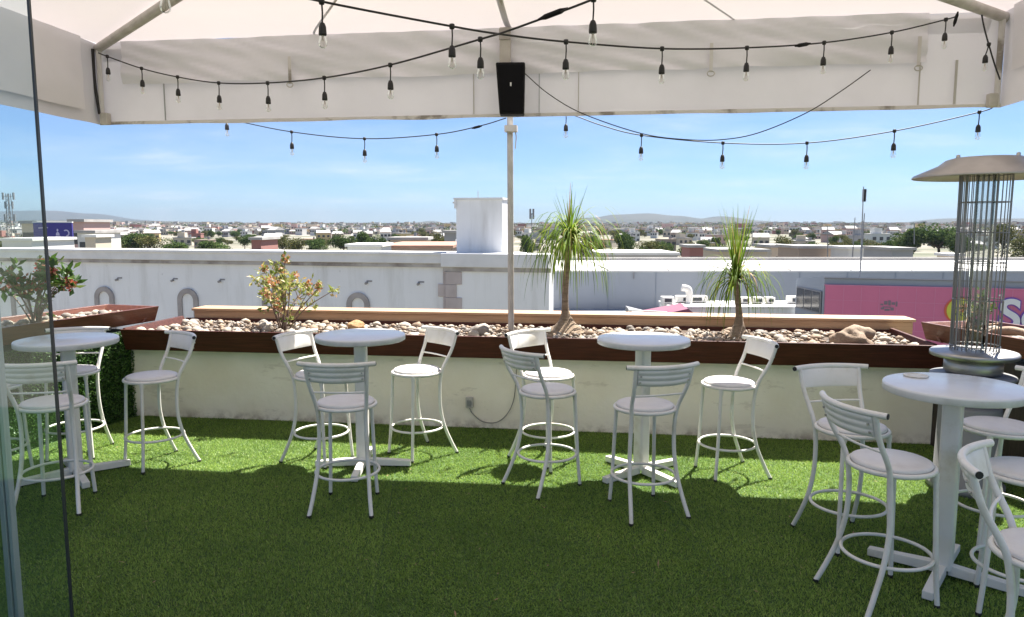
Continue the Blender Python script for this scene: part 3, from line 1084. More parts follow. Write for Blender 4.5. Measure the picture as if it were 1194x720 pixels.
# sewn seams on the valance
for t, mm, ww in ((0.085, 'seam_dark', 0.012), (0.455, 'seam', 0.01), (0.528, 'seam_dark', 0.006), (0.571, 'seam', 0.008), (0.92, 'seam', 0.012), (0.955, 'seam', 0.02)):
    mb = MB()
    c = lerp(A, B, t)
    mb.rbox(cl(c + fnrm * 0.024, (ZB + 3.23) / 2 + 0.02), (ww, 0.004, 3.23 - ZB - 0.02), math.atan2(fd.y, fd.x))
    mb.build('seam', mm, root)
# hanging straps with rings
for t in (0.245, 0.71, 0.915):
    mb = MB()
    c = lerp(A, B, t)
    mb.rbox(cl(c + fnrm * 0.095, 3.30), (0.028, 0.004, 0.24), math.atan2(fd.y, fd.x))
    mb.build('strap', 'fabric_hem', root)
    mb = MB()
    cc = cl(c + fnrm * 0.10, 3.17)
    mb.tube([cc + fd * (0.03 * math.cos(k)) + Vector((0, 0, 0.022 * math.sin(k))) for k in [i * math.pi / 6 for i in range(12)]], 0.005, 6, True)
    mb.build('strap_ring', 'beige_metal', root)
# supporting post in the planter, behind the valance
pp = at(596, 385, 7.38)
mb = MB()
a = Vector((pp.x - CO.x, pp.y - CO.y, 0.78))
b = Vector((pp.x - CO.x - 0.02, pp.y - CO.y - 0.45, 3.58))
bb = Vector((a.x - 0.01, a.y - 0.02, 2.8))
mb.tube([a, bb, Vector((bb.x, bb.y, 3.58))], 0.030, 12)
mb.build('post', 'beige_metal', root)
mb = MB()
mb.rbox((bb.x + 0.01, bb.y - 0.06, 2.83), (0.12, 0.09, 0.06), TH)
mb.tube([(bb.x + .05, bb.y - .06, 2.82), (bb.x + .06, bb.y - .05, 2.75), (bb.x + .05, bb.y - .05, 2.64)], 0.006, 6)
mb.build('post_bracket', 'beige_metal', root)
mb = MB()
c = lerp(A, B, 0.492) + fnrm * 0.11
mb.rbox(cl(c, 3.41), (0.095, 0.05, 0.38), TH)
mb.build('hanger_bar', 'beige_metal', root, bevel=0.006)
mb = MB(); mb.rbox(cl(c + fnrm * 0.028, 3.54), (0.10, 0.012, 0.09), TH); mb.build('hanger_plate', 'molding', root)

# loudspeaker
c = lerp(A, B, 0.499) + fnrm * 0.17
root = empty('loudspeaker', (c.x, c.y, 2.845), math.atan2(fd.y, fd.x) + 0.10, 'black box loudspeaker hung at the middle of the white valance', 'speaker')
mb = MB()
vs = []
for z, w2, d2 in ((0, 0.105, 0.075), (0.43, 0.125, 0.085)):
    for sx, sy in ((-1, -1), (1, -1), (1, 1), (-1, 1)):
        vs.append((sx * w2 + (0.012 if z == 0 else 0), sy * d2 - 0.02, z))
mb.hexa(vs)
mb.build('cabinet', 'black_plastic', root, bevel=0.012)
mb = MB()
vs = []
for z, w2 in ((0.02, 0.096), (0.41, 0.114)):
    y = -0.075 - 0.02 - (0.01 * z / .43)
    vs += [(-w2 + .012 * (z < .1), y - 0.010, z), (w2 + .012 * (z < .1), y - 0.010, z), (w2 + .012 * (z < .1), y + 0.006, z), (-w2 + .012 * (z < .1), y + 0.006, z)]
mb.hexa(vs)
mb.build('grille', 'grille', root, bevel=0.004)
mb = MB(); mb.box((-0.002, -0.118, 0.23), (0.010, -0.105, 0.26)); mb.build('badge', 'white_paint', root)
mb = MB(); mb.box((-0.10, 0.0, 0.432), (0.10, 0.05, 0.446)); mb.build('bracket', 'steel', root, bevel=0.003)


# ------------------------------------------------------------------ string lights
def light_string(label, pts, bulbs, rad=0.006, extra=None, sw=0.0, drop=0.10):
    """pts and bulbs in (pixel x, pixel y, depth) -> real points"""
    P = [at(*p) for p in pts]
    root = empty('string_lights', P[0], 0, label, 'string lights')
    o = P[0]
    mb = MB()
    mb.tube(smooth_path([p - o for p in P], 6), rad, 6)
    mb.build('cable', 'cable', root)
    r = random.Random(len(pts))
    for bx, by, bd in bulbs:
        q = at(bx, by, bd) - o
        tilt = Vector((r.uniform(-.012, .012) + sw, r.uniform(-.01, .01), -1))
        e = q + tilt * drop
        so_ = MB()
        so_.lathe([(0.0, 0.016), (0.014, 0.012), (0.016, 0.0), (0.013, -0.014), (0.0, -0.016)], 8, q)
        so_.tube([q, q + tilt * drop * .5 + Vector((0.002, 0, 0)), e], 0.0045, 6)
        so_.lathe([(0.006, 0.0), (0.012, -0.004), (0.0185, -0.022), (0.0205, -0.056), (0.019, -0.062), (0.0, -0.062)], 12, e)
        s = so_.build('socket', 'cable', root)
        g = MB()
        g.lathe([(0.013, -0.060), (0.016, -0.070), (0.020, -0.088), (0.0225, -0.101), (0.020, -0.114), (0.011, -0.123), (0.0, -0.126)], 14, e)
        gb = g.build('bulb', 'bulb_glass', s)
        f = MB()
        f.lathe([(0.004, -0.062), (0.005, -0.085), (0.0, -0.088)], 6, e)
        for k in range(4):
            a_ = k * math.pi / 2
            f.tube([e + Vector((0.003 * math.cos(a_), 0.003 * math.sin(a_), -0.08)), e + Vector((0.012 * math.cos(a_), 0.012 * math.sin(a_), -0.115))], 0.0009, 4)
        f.build('filament', 'filament', s)
    if extra:
        for (p0, p1, rr) in extra:
            a, b = at(*p0) - o, at(*p1) - o
            mb = MB()
            d = b - a
            mb.tube([a, a + d * .15, a + d * .25, a + d * .75, a + d * .85, b], [rad, rr * .7, rr, rr, rr * .7, rad], 8)
            mb.build('connector', 'black_plastic', root)
    return root


light_string('string of clear bulbs from the left canopy corner rising to the upper middle',
             [(115, 62, 7.1), (125, 66, 7.05), (165, 80, 6.9), (207, 90, 6.7), (255, 97, 6.4), (312, 97, 6.0), (378, 91, 5.6), (455, 76, 5.1), (560, 46, 4.4), (590, 37, 4.2), (640, 19, 3.95), (690, 0, 3.75), (760, -30, 3.4)],
             [(125, 66, 7.05), (165, 80, 6.9), (207, 90, 6.7), (255, 97, 6.4), (312, 97, 6.0), (378, 91, 5.6), (455, 76, 5.1), (560, 46, 4.4), (692, -1, 3.75)],
             extra=[((628, 23, 4.0), (662, 10, 3.87), 0.015)])
light_string('string of clear bulbs crossing the canopy to its right corner',
             [(60, -84, 2.9), (190, -50, 3.2), (280, -22, 3.5), (375, 2, 3.8), (527, 31, 4.15), (590, 41, 4.4), (660, 49, 4.6), (772, 57, 5.0), (871, 56, 5.3), (961, 50, 5.6), (1040, 38, 5.85), (1103, 23, 6.02), (1116, 19, 6.05)],
             [(190, -50, 3.2), (375, 2, 3.8), (527, 31, 4.15), (660, 49, 4.6), (772, 57, 5.0), (871, 56, 5.3), (961, 50, 5.6), (1040, 38, 5.85), (1103, 23, 6.02)],
             extra=[((927, 54, 5.48), (945, 51, 5.53), 0.014), ((1112, 31, 6.02), (1117, 14, 6.03), 0.013)])
light_string('string of clear bulbs hung outside the canopy left of the post',
             [(125, 112, 7.5), (180, 124, 7.45), (264, 139, 7.4), (340, 154, 7.3), (425, 162, 7.2), (509, 157, 7.1), (560, 147, 7.02), (590, 138, 6.98)],
             [(264, 132, 7.4), (340, 154, 7.3), (425, 162, 7.2), (509, 157, 7.1)], rad=0.005,
             extra=[((550, 150, 7.02), (562, 147, 7.0), 0.012)])
light_string('string of clear bulbs hung outside the canopy right of the post',
             [(600, 120, 6.95), (660, 132, 6.9), (700, 146, 6.85), (748, 158, 6.75), (843, 167, 6.6), (941, 167, 6.5), (1043, 153, 6.35), (1142, 131, 6.22), (1160, 124, 6.17)],
             [(660, 132, 6.9), (748, 158, 6.75), (843, 167, 6.6), (941, 167, 6.5), (1043, 153, 6.35), (1142, 131, 6.22)], rad=0.005)
light_string('short bulb cable falling down the right canopy corner',
             [(1143, 6, 6.0), (1147, 30, 6.0), (1154, 56, 6.0), (1160, 76, 6.02), (1166, 93, 6.04)],
             [(1153, 52, 6.0)], rad=0.006, sw=-0.25, drop=0.08)
mb = MB()
mb.tube(smooth_path([at(*p) for p in ((612, 86, 6.48), (640, 110, 6.42), (680, 133, 6.38), (748, 156, 6.3), (800, 163, 6.27), (843, 163, 6.25), (885, 155, 6.22), (940, 132, 6.2), (980, 107, 6.2), (1015, 82, 6.21))], 6), 0.0045, 6)
tag(mb.build('speaker_cable', 'cable'), 'thin black cable looping from the loudspeaker to the right valance', 'cable')


# ------------------------------------------------------------------ bar stools
def make_stool():
    root = empty('bar_stool')
    mb = MB()
    mb.lathe([(0.0, 0.684), (0.17, 0.684), (0.186, 0.688), (0.190, 0.697), (0.186, 0.706), (0.172, 0.712), (0.10, 0.717), (0.0, 0.719)], 40)
    mb.build('seat', 'vinyl', root)
    mb = MB()
    mb.tube([(0.197 * math.cos(k * math.pi / 20), 0.197 * math.sin(k * math.pi / 20), 0.680) for k in range(40)], 0.0125, 10, True)
    mb.lathe([(0.0, 0.676), (0.19, 0.676)], 40)
    mb.build('seat_ring', 'white_metal', root)
    for s in (-1, 1):
        mb = MB()
        pts = smooth_path([(s * 0.142, 0.138, 0.678), (s * 0.148, 0.146, 0.5), (s * 0.156, 0.158, 0.23), (s * 0.166, 0.174, 0.012)], 5)
        mb.tube(pts, [0.0125] * len(pts), 10)
        mb.lathe([(0.017, 0.0), (0.017, -0.03), (0.0125, -0.05)], 10, (s * 0.142, 0.138, 0.678))
        leg = mb.build('leg', 'white_metal', root)
        mb = MB(); mb.lathe([(0.0, 0), (0.0145, 0.0), (0.0145, 0.018), (0.0125, 0.02)], 10, (s * 0.166, 0.174, 0)); mb.build('rubber_foot', 'black_rubber', leg)
        mb = MB()
        pts = smooth_path([(s * 0.197, -0.262, 0.985), (s * 0.186, -0.222, 0.86), (s * 0.168, -0.152, 0.73), (s * 0.157, -0.128, 0.64), (s * 0.156, -0.117, 0.52), (s * 0.161, -0.121, 0.38), (s * 0.172, -0.152, 0.24), (s * 0.188, -0.205, 0.11), (s * 0.204, -0.252, 0.012)], 6)
        mb.tube(pts, 0.0135, 10)
        leg = mb.build('leg', 'white_metal', root)
        mb = MB(); mb.lathe([(0.0, 0), (0.0155, 0.0), (0.0155, 0.018), (0.0135, 0.02)], 10, (s * 0.204, -0.252, 0)); mb.build('rubber_foot', 'black_rubber', leg)
    mb = MB()
    mb.tube([(0.212 * math.cos(k * math.pi / 24), 0.212 * math.sin(k * math.pi / 24), 0.235) for k in range(48)], 0.0095, 8, True)
    mb.build('footrest_ring', 'white_metal', root)
    # top rail
    def yb(x):
        return -0.262 - 0.05 * (1 - (x / 0.2) ** 2)
    mb = MB()
    xs = [-0.246 + 0.492 * i / 16 for i in range(17)]
    mb.tube([(x, yb(x) , 0.992) for x in xs], 0.0155, 12)
    rail = mb.build('top_rail', 'white_metal', root)
    for s in (-1, 1):
        mb = MB()
        a = Vector((s * 0.2458, yb(0.2458), 0.992)); d = Vector((s * 1.0, 0.6, 0)).normalized()
        mb.tube([a, a + d * 0.004], 0.0135, 10)
        mb.build('end_cap', 'black_rubber', rail)
    # curved back panel: smooth in front, three ridges behind
    mb = MB()
    NX, NZ = 18, 20
    zt, zb = 0.980, 0.878
    def front(a, b):
        x = -0.186 + 0.372 * a
        z = zb + (zt - zb) * b
        x *= 0.93 + 0.07 * b
        y = yb(x) + 0.012 + (zt - z) * 0.32 + 0.010 * math.sin(math.pi * b) ** .6 * (1 - (2 * a - 1) ** 4)
        return Vector((x, y, z - 0.006 * (1 - (2 * a - 1) ** 2) * (1 - b)))
    def back(a, b):
        v = front(a, b)
        v.y = yb(v.x) + (zt - v.z) * 0.32 - 0.002 - 0.008 * abs(math.sin(3 * math.pi * b)) ** .7
        return v
    mb.grid(lambda a, b: front(1 - a, b), NX, NZ)
    mb.grid(back, NX, NZ)
    # close the rim
    for bb_ in (0, 1):
        mb.grid(lambda a, t: lerp(front(a, bb_), back(a, bb_), t if bb_ == 0 else 1 - t), NX, 1)
    for aa_ in (0, 1):
        mb.grid(lambda t, b: lerp(front(aa_, b), back(aa_, b), 1 - t if aa_ == 0 else t), 1, NZ)
    br = mb.build('backrest', 'white_metal', root)
    for s in (-1, 1):
        for z in (0.94, 0.90):
            mb = MB()
            c = Vector((s * 0.168, yb(0.168) + (zt - z) * 0.32 - 0.012, z))
            mb.tube([c, c + Vector((0, -0.006, 0))], 0.006, 8)
            mb.build('screw', 'steel', br)
    mb = MB()
    mb.tube(smooth_path([(-0.178, -0.188, 0.80), (-0.06, -0.203, 0.80), (0.06, -0.203, 0.80), (0.178, -0.188, 0.80)], 4), 0.0065, 8)
    mb.build('crossbar', 'white_metal', root)
    return root


STOOLS = [
    (-3.095, 4.87, (-0.2, 0.98), 'white bar stool seen from behind, cut by the glass door edge', 1),
    (-3.620, 5.963, (0.25, -0.97), 'white bar stool behind the leftmost table against the hedge', 1),
    (-3.903, 5.406, (1.0, 0.1), 'white bar stool seen only through the glass at the left', 1),
    (-2.842, 5.72, (-0.65, -0.76), 'white bar stool standing alone right of the leftmost table', 1),
    (-1.541, 5.822, (0.88, -0.45), 'white bar stool half hidden left of the second table from left', 2),
    (-1.121, 4.88, (0.0, 1.0), 'white bar stool seen from behind in front of the second table from left', 2),
    (-0.786, 5.984, (-0.73, -0.68), 'white bar stool right of the second table, near the wall outlet', 2),
    (0.258, 5.254, (0.8, 0.6), 'white bar stool with its back turned left of the middle right table', 3),
    (0.293, 5.842, (0.65, -0.76), 'sunlit white bar stool between the palm base and the nearer stool', 3),
    (0.883, 4.799, (-0.28, 0.96), 'white bar stool seen from behind in front of the middle right table', 3),
    (1.650, 5.508, (-0.97, -0.2), 'white bar stool right of the middle right table under the small palm', 3),
    (2.019, 4.272, (0.15, -0.99), 'white bar stool behind left of the nearest table, facing the camera', 4),
    (1.915, 3.614, (0.97, 0.2), 'white bar stool left of the nearest table, seen from behind', 4),
    (2.891, 4.272, (-1.0, 0.02), 'white bar stool with half sunlit seat right of the nearest table', 4),
    (2.515, 3.472, (-0.85, 0.5), 'white bar stool tucked in at the near right of the nearest table', 4),
    (1.989, 2.581, (0.8, -0.6), 'white bar stool cut by the bottom right corner, its rail bulging left', 4),
]
GR = {1: 'stools round the leftmost table', 2: 'stools round the second table', 3: 'stools round the third table', 4: 'stools round the nearest table'}
proto = make_stool()
for i, (x, y, f, lab, g) in enumerate(STOOLS):
    o = proto if i == 0 else copy_tree(proto)
    o.location = (x, y, 0)
    o.rotation_euler = (0, 0, math.atan2(f[1], f[0]) - math.pi / 2)
    o.scale = (1, 1, 1.03)
    tag(o, lab, 'bar stool', 'white bar stools')


# ------------------------------------------------------------------ tables
def make_table():
    root = empty('bar_table')
    mb = MB()
    mb.lathe([(0.0, 0.986), (0.335, 0.986), (0.345, 0.991), (0.345, 1.021)], 64, m=1)
    mb.lathe([(0.345, 1.021), (0.342, 1.028), (0.334, 1.030), (0.0, 1.030)], 64, m=0)
    mb.build('tabletop', ['table_white', 'table_edge'], root)
    mb = MB()
    n = 6
    prof = []
    h, rr = 0.047, 0.02
    for cx_, cy_, a0 in ((h - rr, h - rr, 0), (-(h - rr), h - rr, 90), (-(h - rr), -(h - rr), 180), (h - rr, -(h - rr), 270)):
        for k in range(n + 1):
            a = R(a0 + 90 * k / n)
            prof.append((cx_ + rr * math.cos(a), cy_ + rr * math.sin(a)))
    N = len(prof)
    vs = [(x, y, 0.05) for x, y in prof] + [(x, y, 0.985) for x, y in prof]
    mb.add(vs, [(k, (k + 1) % N, N + (k + 1) % N, N + k) for k in range(N)], 0, True)
    mb.build('column', 'white_metal', root)
    mb = MB(); mb.box((-0.14, -0.03, 0.966), (0.14, 0.03, 0.985)); mb.box((-0.03, -0.14, 0.964), (0.03, 0.14, 0.984)); mb.build('top_plate', 'white_metal', root)
    for k in range(4):
        mb = MB()
        a = k * math.pi / 2
        d = Vector((math.cos(a), math.sin(a), 0)); s = Vector((-d.y, d.x, 0))
        def pt(r_, w_, z):
            v = d * r_ + s * w_
            return (v.x, v.y, z)
        r0, r1 = 0.03, 0.375
        mb.hexa([pt(r0, -.026, .02), pt(r1, -.026, .012), pt(r1, .026, .012), pt(r0, .026, .02), pt(r0, -.026, .075), pt(r1, -.026, .054), pt(r1, .026, .054), pt(r0, .026, .075)])
        leg = mb.build('base_foot', 'white_metal', root, bevel=0.004)
        mb = MB(); mb.lathe([(0.0, 0.0), (0.018, 0.0), (0.018, 0.013), (0.0, 0.013)], 10, d * 0.35); mb.build('rubber_pad', 'black_rubber', leg)
    return root


TABLES = [(-3.317, 5.437, 0.70, 'round white bar table behind the glass door at the left'),
          (-1.176, 5.659, 0.02, 'round white bar table between three stools in front of the orange stone'),
          (0.987, 5.477, 0.62, 'round white bar table with its far edge sunlit, right of the big palm'),
          (2.346, 3.837, -0.70, 'nearest round white bar table beside the patio heater')]
tp = make_table()
for i, (x, y, a, lab) in enumerate(TABLES):
    o = tp if i == 0 else copy_tree(tp)
    o.location = (x, y, 0)
    o.rotation_euler = (0, 0, a)
    o.scale = (1, 1, 1.03)
    tag(o, lab, 'bar table', 'round white bar tables')
mb = MB()
q = at(1068, 438, 4.06)
mb.lathe([(0.0, 0.0), (0.062, 0.0), (0.066, 0.004), (0.060, 0.007), (0.045, 0.004), (0.0, 0.004)], 24, (q.x, q.y, 1.0615))  # raised disc added to draw a pale oval mark on the tabletop
tag(mb.build('oval_mark', 'mark_beige'), 'pale beige oval mark lying flat on the nearest table', 'dish')

# ------------------------------------------------------------------ patio heater
HX, HY = 3.30, 5.2
root = empty('patio_heater', (HX, HY, 0), 0.1, 'tall steel patio heater with wire cage and domed reflector', 'patio heater')
mb = MB(); mb.lathe([(0.0, 0.0), (0.25, 0.0), (0.25, 0.05), (0.21, 0.07), (0.20, 0.60), (0.19, 0.62), (0.0, 0.62)], 32); mb.build('tank_housing', 'grey_paint', root)
mb = MB(); mb.lathe([(0.0, 0.62), (0.035, 0.62), (0.035, 0.84), (0.0, 0.84)], 16); mb.build('neck', 'steel', root)
mb = MB(); mb.lathe([(0.05, 0.80), (0.26, 0.815), (0.275, 0.825), (0.27, 0.84), (0.05, 0.85)], 40); mb.build('lower_tray', 'grey_paint', root)
mb = MB(); mb.lathe([(0.0, 0.855), (0.175, 0.855), (0.185, 0.87), (0.185, 0.965), (0.0, 0.965)], 40); mb.build('burner_box', 'steel', root)
mb = MB(); mb.lathe([(0.0, 0.968), (0.268, 0.968), (0.280, 0.975), (0.280, 0.998), (0.272, 1.008), (0.12, 1.020), (0.0, 1.012)], 48); mb.build('tray', 'steel', root)
cz0, cz1 = 1.02, 2.27
mb = MB()
NW = 32
for k in range(NW):
    a = 2 * math.pi * k / NW
    mb.tube([(0.152 * math.cos(a), 0.152 * math.sin(a), cz0), (0.160 * math.cos(a), 0.160 * math.sin(a), cz1)], 0.0033, 6)
for z in (1.05, 1.38, 1.64, 1.85, 2.06, 2.25):
    mb.tube([(0.156 * math.cos(t), 0.156 * math.sin(t), z) for t in [2 * math.pi * i / 36 for i in range(36)]], 0.0036, 6, True)
mb.build('wire_cage', 'steel_wire', root)
mb = MB(); mb.lathe([(0.062, 1.02), (0.062, 2.28)], 24); mb.build('glass_tube', 'burner_tube', root)
for k in range(3):
    a = 2 * math.pi * k / 3 + 0.5
    mb = MB(); mb.tube([(0.115 * math.cos(a), 0.115 * math.sin(a), 1.02), (0.115 * math.cos(a), 0.115 * math.sin(a), 2.29)], 0.006, 8); mb.build('upright', 'upright_grey', root)
mb = MB(); mb.lathe([(0.0, 2.262), (0.14, 2.262), (0.15, 2.275), (0.15, 2.292), (0.0, 2.292)], 24); mb.build('burner_head', 'steel_wire', root)
mb = MB()
prof = [(0.0, 2.30), (0.15, 2.30), (0.26, 2.285), (0.445, 2.235), (0.455, 2.226), (0.463, 2.232), (0.45, 2.248), (0.30, 2.315), (0.255, 2.352), (0.21, 2.366), (0.0, 2.374)]
mb.lathe(prof, 56)
rf = mb.build('reflector', 'reflector', root)
for k in range(3):
    a = 2 * math.pi * k / 3 + 0.9
    mb = MB()
    mb.lathe([(0.0, 0.022), (0.012, 0.018), (0.014, 0.0)], 8, (0.2 * math.cos(a), 0.2 * math.sin(a), 2.366))
    mb.build('wing_nut', 'steel', rf)

# ------------------------------------------------------------------ glass door panels
root = empty('glass_door', (-1.375, 2.2, 0), 0, 'frameless greenish glass door pane with dark edge at the left', 'glass door')
mb = MB(); mb.box((-1.6, -0.005, 0.01), (-0.014, 0.005, 3.0)); mb.build('pane', 'glass', root)
mb = MB(); mb.box((-0.0135, -0.005, 0.01), (-0.0075, 0.005, 3.0)); mb.build('edge_strip', 'edge_seal', root)
root = empty('glass_door', (-1.625, 2.30, 0), 0, 'aluminium framed sliding glass door behind the frameless pane', 'glass door')
mb = MB(); mb.box((-1.5, -0.004, 0.06), (-0.02, 0.004, 2.96)); mb.build('pane', 'glass', root)
mb = MB(); mb.box((-0.02, -0.02, 0.0), (-0.004, 0.02, 3.0)); mb.box((-0.002, -0.014, 0.0), (0.010, 0.014, 3.0)); mb.build('stile', 'aluminium', root, bevel=0.002)

# wall outlet and its cable
q = tf(-0.40, 0.0)
root = empty('wall_outlet', (q.x, q.y, 0.245), TH, 'small grey outlet box on the cream wall with a hanging cable', 'outlet')
mb = MB(); mb.box((-0.035, -0.035, -0.045), (0.035, -0.001, 0.055)); mb.build('box', 'outlet', root, bevel=0.006)
mb = MB(); mb.box((-0.02, -0.042, -0.03), (0.02, -0.036, 0.03)); mb.build('cover', 'grey_paint', root, bevel=0.002)
mb = MB()
mb.tube(smooth_path([(0.0, -0.02, -0.045), (0.03, -0.02, -0.10), (0.13, -0.02, -0.175), (0.26, -0.02, -0.175), (0.36, -0.02, -0.09), (0.42, -0.02, 0.05), (0.44, -0.02, 0.25), (0.45, -0.035, 0.385)], 6), 0.005, 6)
mb.build('cord', 'grey_cable', root)

# ================================================================== surroundings
GZ = -9.0


def ter(d):
    return GZ + max(0.0, d - 350) * 0.0064 if d < 2600 else GZ + 14.4


# terrain: one polar sheet out to the hills
mb = MB()
rad = [0, 15, 40, 100, 200, 350, 600, 900, 1300, 1800, 2600, 4000, 6500, 9500, 11000]
NA = 72
vs, fs = [(0, 0, GZ)], []
for r_ in rad[1:]:
    for k in range(NA):
        a = 2 * math.pi * k / NA
        vs.append((r_ * math.sin(a), r_ * math.cos(a), ter(r_)))
for k in range(NA):
    fs.append((0, 1 + (k + 1) % NA, 1 + k))
for i in range(len(rad) - 2):
    for k in range(NA):
        k2 = (k + 1) % NA
        fs.append((1 + i * NA + k, 1 + i * NA + k2, 1 + (i + 1) * NA + k2, 1 + (i + 1) * NA + k))
mb.add(vs, fs, 0, True)
M['terrain'] = mat('terrain', [(0.35, (0.08, 0.09, 0.05)), (0.5, (0.16, 0.15, 0.11)), (0.65, (0.26, 0.235, 0.20))], 0.95, 0.02, detail=9)
tag(mb.build('terrain', 'terrain'), kind='structure')
M['hill'] = mat('hill', [(0.3, (0.022, 0.03, 0.022)), (0.7, (0.055, 0.055, 0.042))], 0.95, 0.004, detail=9)


def hill(name, d, prof, depth, label=None):
    """a ridge: prof = (pixel x, pixel y of the crest) at distance d"""
    mb = MB()
    xs = [p[0] for p in prof]
    n = 120

    def crest(x):
        for (x0, y0), (x1, y1) in zip(prof, prof[1:]):
            if x0 <= x <= x1:
                t = (x - x0) / (x1 - x0)
                t = t * t * (3 - 2 * t)
                return y0 + (y1 - y0) * t
        return prof[-1][1]

    def fn(a, b):
        x = xs[0] + (xs[-1] - xs[0]) * a
        dd = d + (b - 0.5) * depth
        cz = CAMH + (HZ - crest(x)) / F * d
        base = 3.0
        k = math.sin(math.pi * b)
        X = (x - CX) / F * d + (b - .5) * depth * 0.05
        z = base + max(0.0, cz - base) * k ** 0.8
        z += k * 0.05 * max(6, cz) * mnoise.noise(Vector((X * 0.0016, dd * 0.0016, 2.0)))
        z += k * 0.03 * max(6, cz) * mnoise.noise(Vector((X * 0.006, dd * 0.006, 7.0)))
        return Vector((X, dd, z))
    mb.grid(fn, n, 14)
    return tag(mb.build(name, 'hill'), kind='structure')


hill('hills', 6200, [(560, 262), (640, 260), (690, 254), (715, 251), (752, 249.5), (785, 252), (815, 255), (838, 252.5), (870, 257), (910, 262), (990, 263), (1010, 263)], 1800)
hill('hills', 5600, [(980, 265), (1020, 263), (1060, 261), (1105, 255), (1135, 257), (1165, 255), (1215, 255), (1290, 260), (1400, 264)], 1500)
hill('hills', 6800, [(820, 264), (880, 262), (905, 259), (925, 262), (980, 262), (1040, 262), (1080, 264)], 1200)
hill('hills', 9000, [(-120, 250), (0, 247), (60, 246), (105, 249), (150, 256), (200, 261), (260, 264)], 2000)
hill('hills', 5200, [(430, 263), (470, 262), (505, 258), (520, 261), (560, 259), (640, 261), (700, 263)], 900)
hill('hills', 3300, [(-120, 259), (0, 257), (80, 257), (170, 258), (230, 259), (330, 262), (420, 262), (480, 263)], 900)

# ---------------------------------------------------------------- white neighbour
# front plane: from right end (1.17, 23.2) running left with slope
WR = math.atan2(-0.246, 1)
root = empty('white_building', (1.17, 23.2, GZ), WR, 'long white building with cornice and arched windows across the street', 'building')


def wz(z):
    return z - GZ


mb = MB()
mb.box((-3.4, 0.0, 0), (0, 0.75, wz(0.60)))
mb.box((-34, 0.14, 0), (-3.41, 12, wz(0.60)))
mb.build('wall', 'facade', root)
mb = MB()
mb.box((-3.55, -0.16, wz(0.56)), (0.0, 0.8, wz(1.0)))
mb.box((-34, -0.04, wz(0.66)), (-3.56, 0.55, wz(1.0)))
mb.box((-34, -0.10, wz(0.93)), (-3.56, 0.50, wz(1.03)))
mb.build('cornice', 'cornice', root, bevel=0.02)
mb = MB()
mb.box((-34, 0.03, wz(0.53)), (-3.56, 0.145, wz(0.655)))
mb.box((-3.5, -0.07, wz(0.42)), (0.06, 0.0, wz(0.555)))
mb.build('molding', 'molding', root)
mb = MB(); mb.box((-33.9, 0.6, wz(0.60)), (-3.6, 11.8, wz(0.64))); mb.build('flat_roof', 'roof_grey', root)
mb = MB()
for k in range(9):
    z1 = 0.40 - k * 0.42
    wd = 0.52 if k % 2 == 0 else 0.34
    mb.box((-3.40 - 0.03, -0.04, wz(z1 - 0.41)), (-3.40 + wd, 0.02, wz(z1)))
    wd2 = 0.3 if k % 2 else 0.12
    mb.box((-3.44 - wd2, 0.09, wz(z1 - 0.41)), (-3.44, 0.2, wz(z1)))
mb.build('quoins', 'quoin', root, bevel=0.01)


def wx(px):
    """local x on the white facade for a photo column"""
    t = (px - CX) / F
    # point 1.17 + s*c, 23.2 + s*sn ;  X = t*Y
    c, s_ = math.cos(WR), math.sin(WR)
    return (t * 23.2 - 1.17) / (c - t * s_)


for px in (18, 117, 215, 315, 415):
    x = wx(px)
    zc_ = -0.78
    mb = MB()
    outer, inner = 0.42, 0.24
    vs, fs = [], []
    K = 16
    arc = [math.pi * k / K for k in range(K + 1)]
    prof_o = [(x + outer * math.cos(a), wz(zc_) + outer * math.sin(a)) for a in arc]
    prof_i = [(x + inner * math.cos(a), wz(zc_) + inner * math.sin(a)) for a in arc]
    prof_o = [(x + outer, wz(-2.6))] + prof_o + [(x - outer, wz(-2.6))]
    prof_i = [(x + inner, wz(-2.6))] + prof_i + [(x - inner, wz(-2.6))]
    n = len(prof_o)
    for y in (0.06, 0.20):
        vs += [(a, y, b) for a, b in prof_o] + [(a, y, b) for a, b in prof_i]
    for k in range(n - 1):
        fs.append((k, n + k, n + k + 1, k + 1))
        fs.append((k, k + 1, 2 * n + k + 1, 2 * n + k))
        fs.append((n + k, 3 * n + k, 3 * n + k + 1, n + k + 1))
    mb.add(vs, fs)
    fr = mb.build('window', 'arch_stone', root)
    mb = MB()
    vs = [(a, 0.12, b) for a, b in prof_i]
    mb.add(vs, [tuple(range(len(vs)))])
    mb.build('pane', 'facade', fr)
for px, py in ((133, 326), (198, 327), (253, 328), (425, 330), (486, 331)):
    x = wx(px)
    Yl = 23.2 + x * math.sin(WR)
    z = CAMH - (py - HZ) / F * Yl
    mb = MB()
    mb.tube([(x, 0.14, wz(z)), (x + 0.02, 0.02, wz(z) - 0.02)], 0.045, 8)
    mb.box((x + 0.0, 0.130, wz(z) + 0.03), (x + 0.20, 0.1385, wz(z) + 0.08))
    mb.build('drain_spout', 'drain', root)
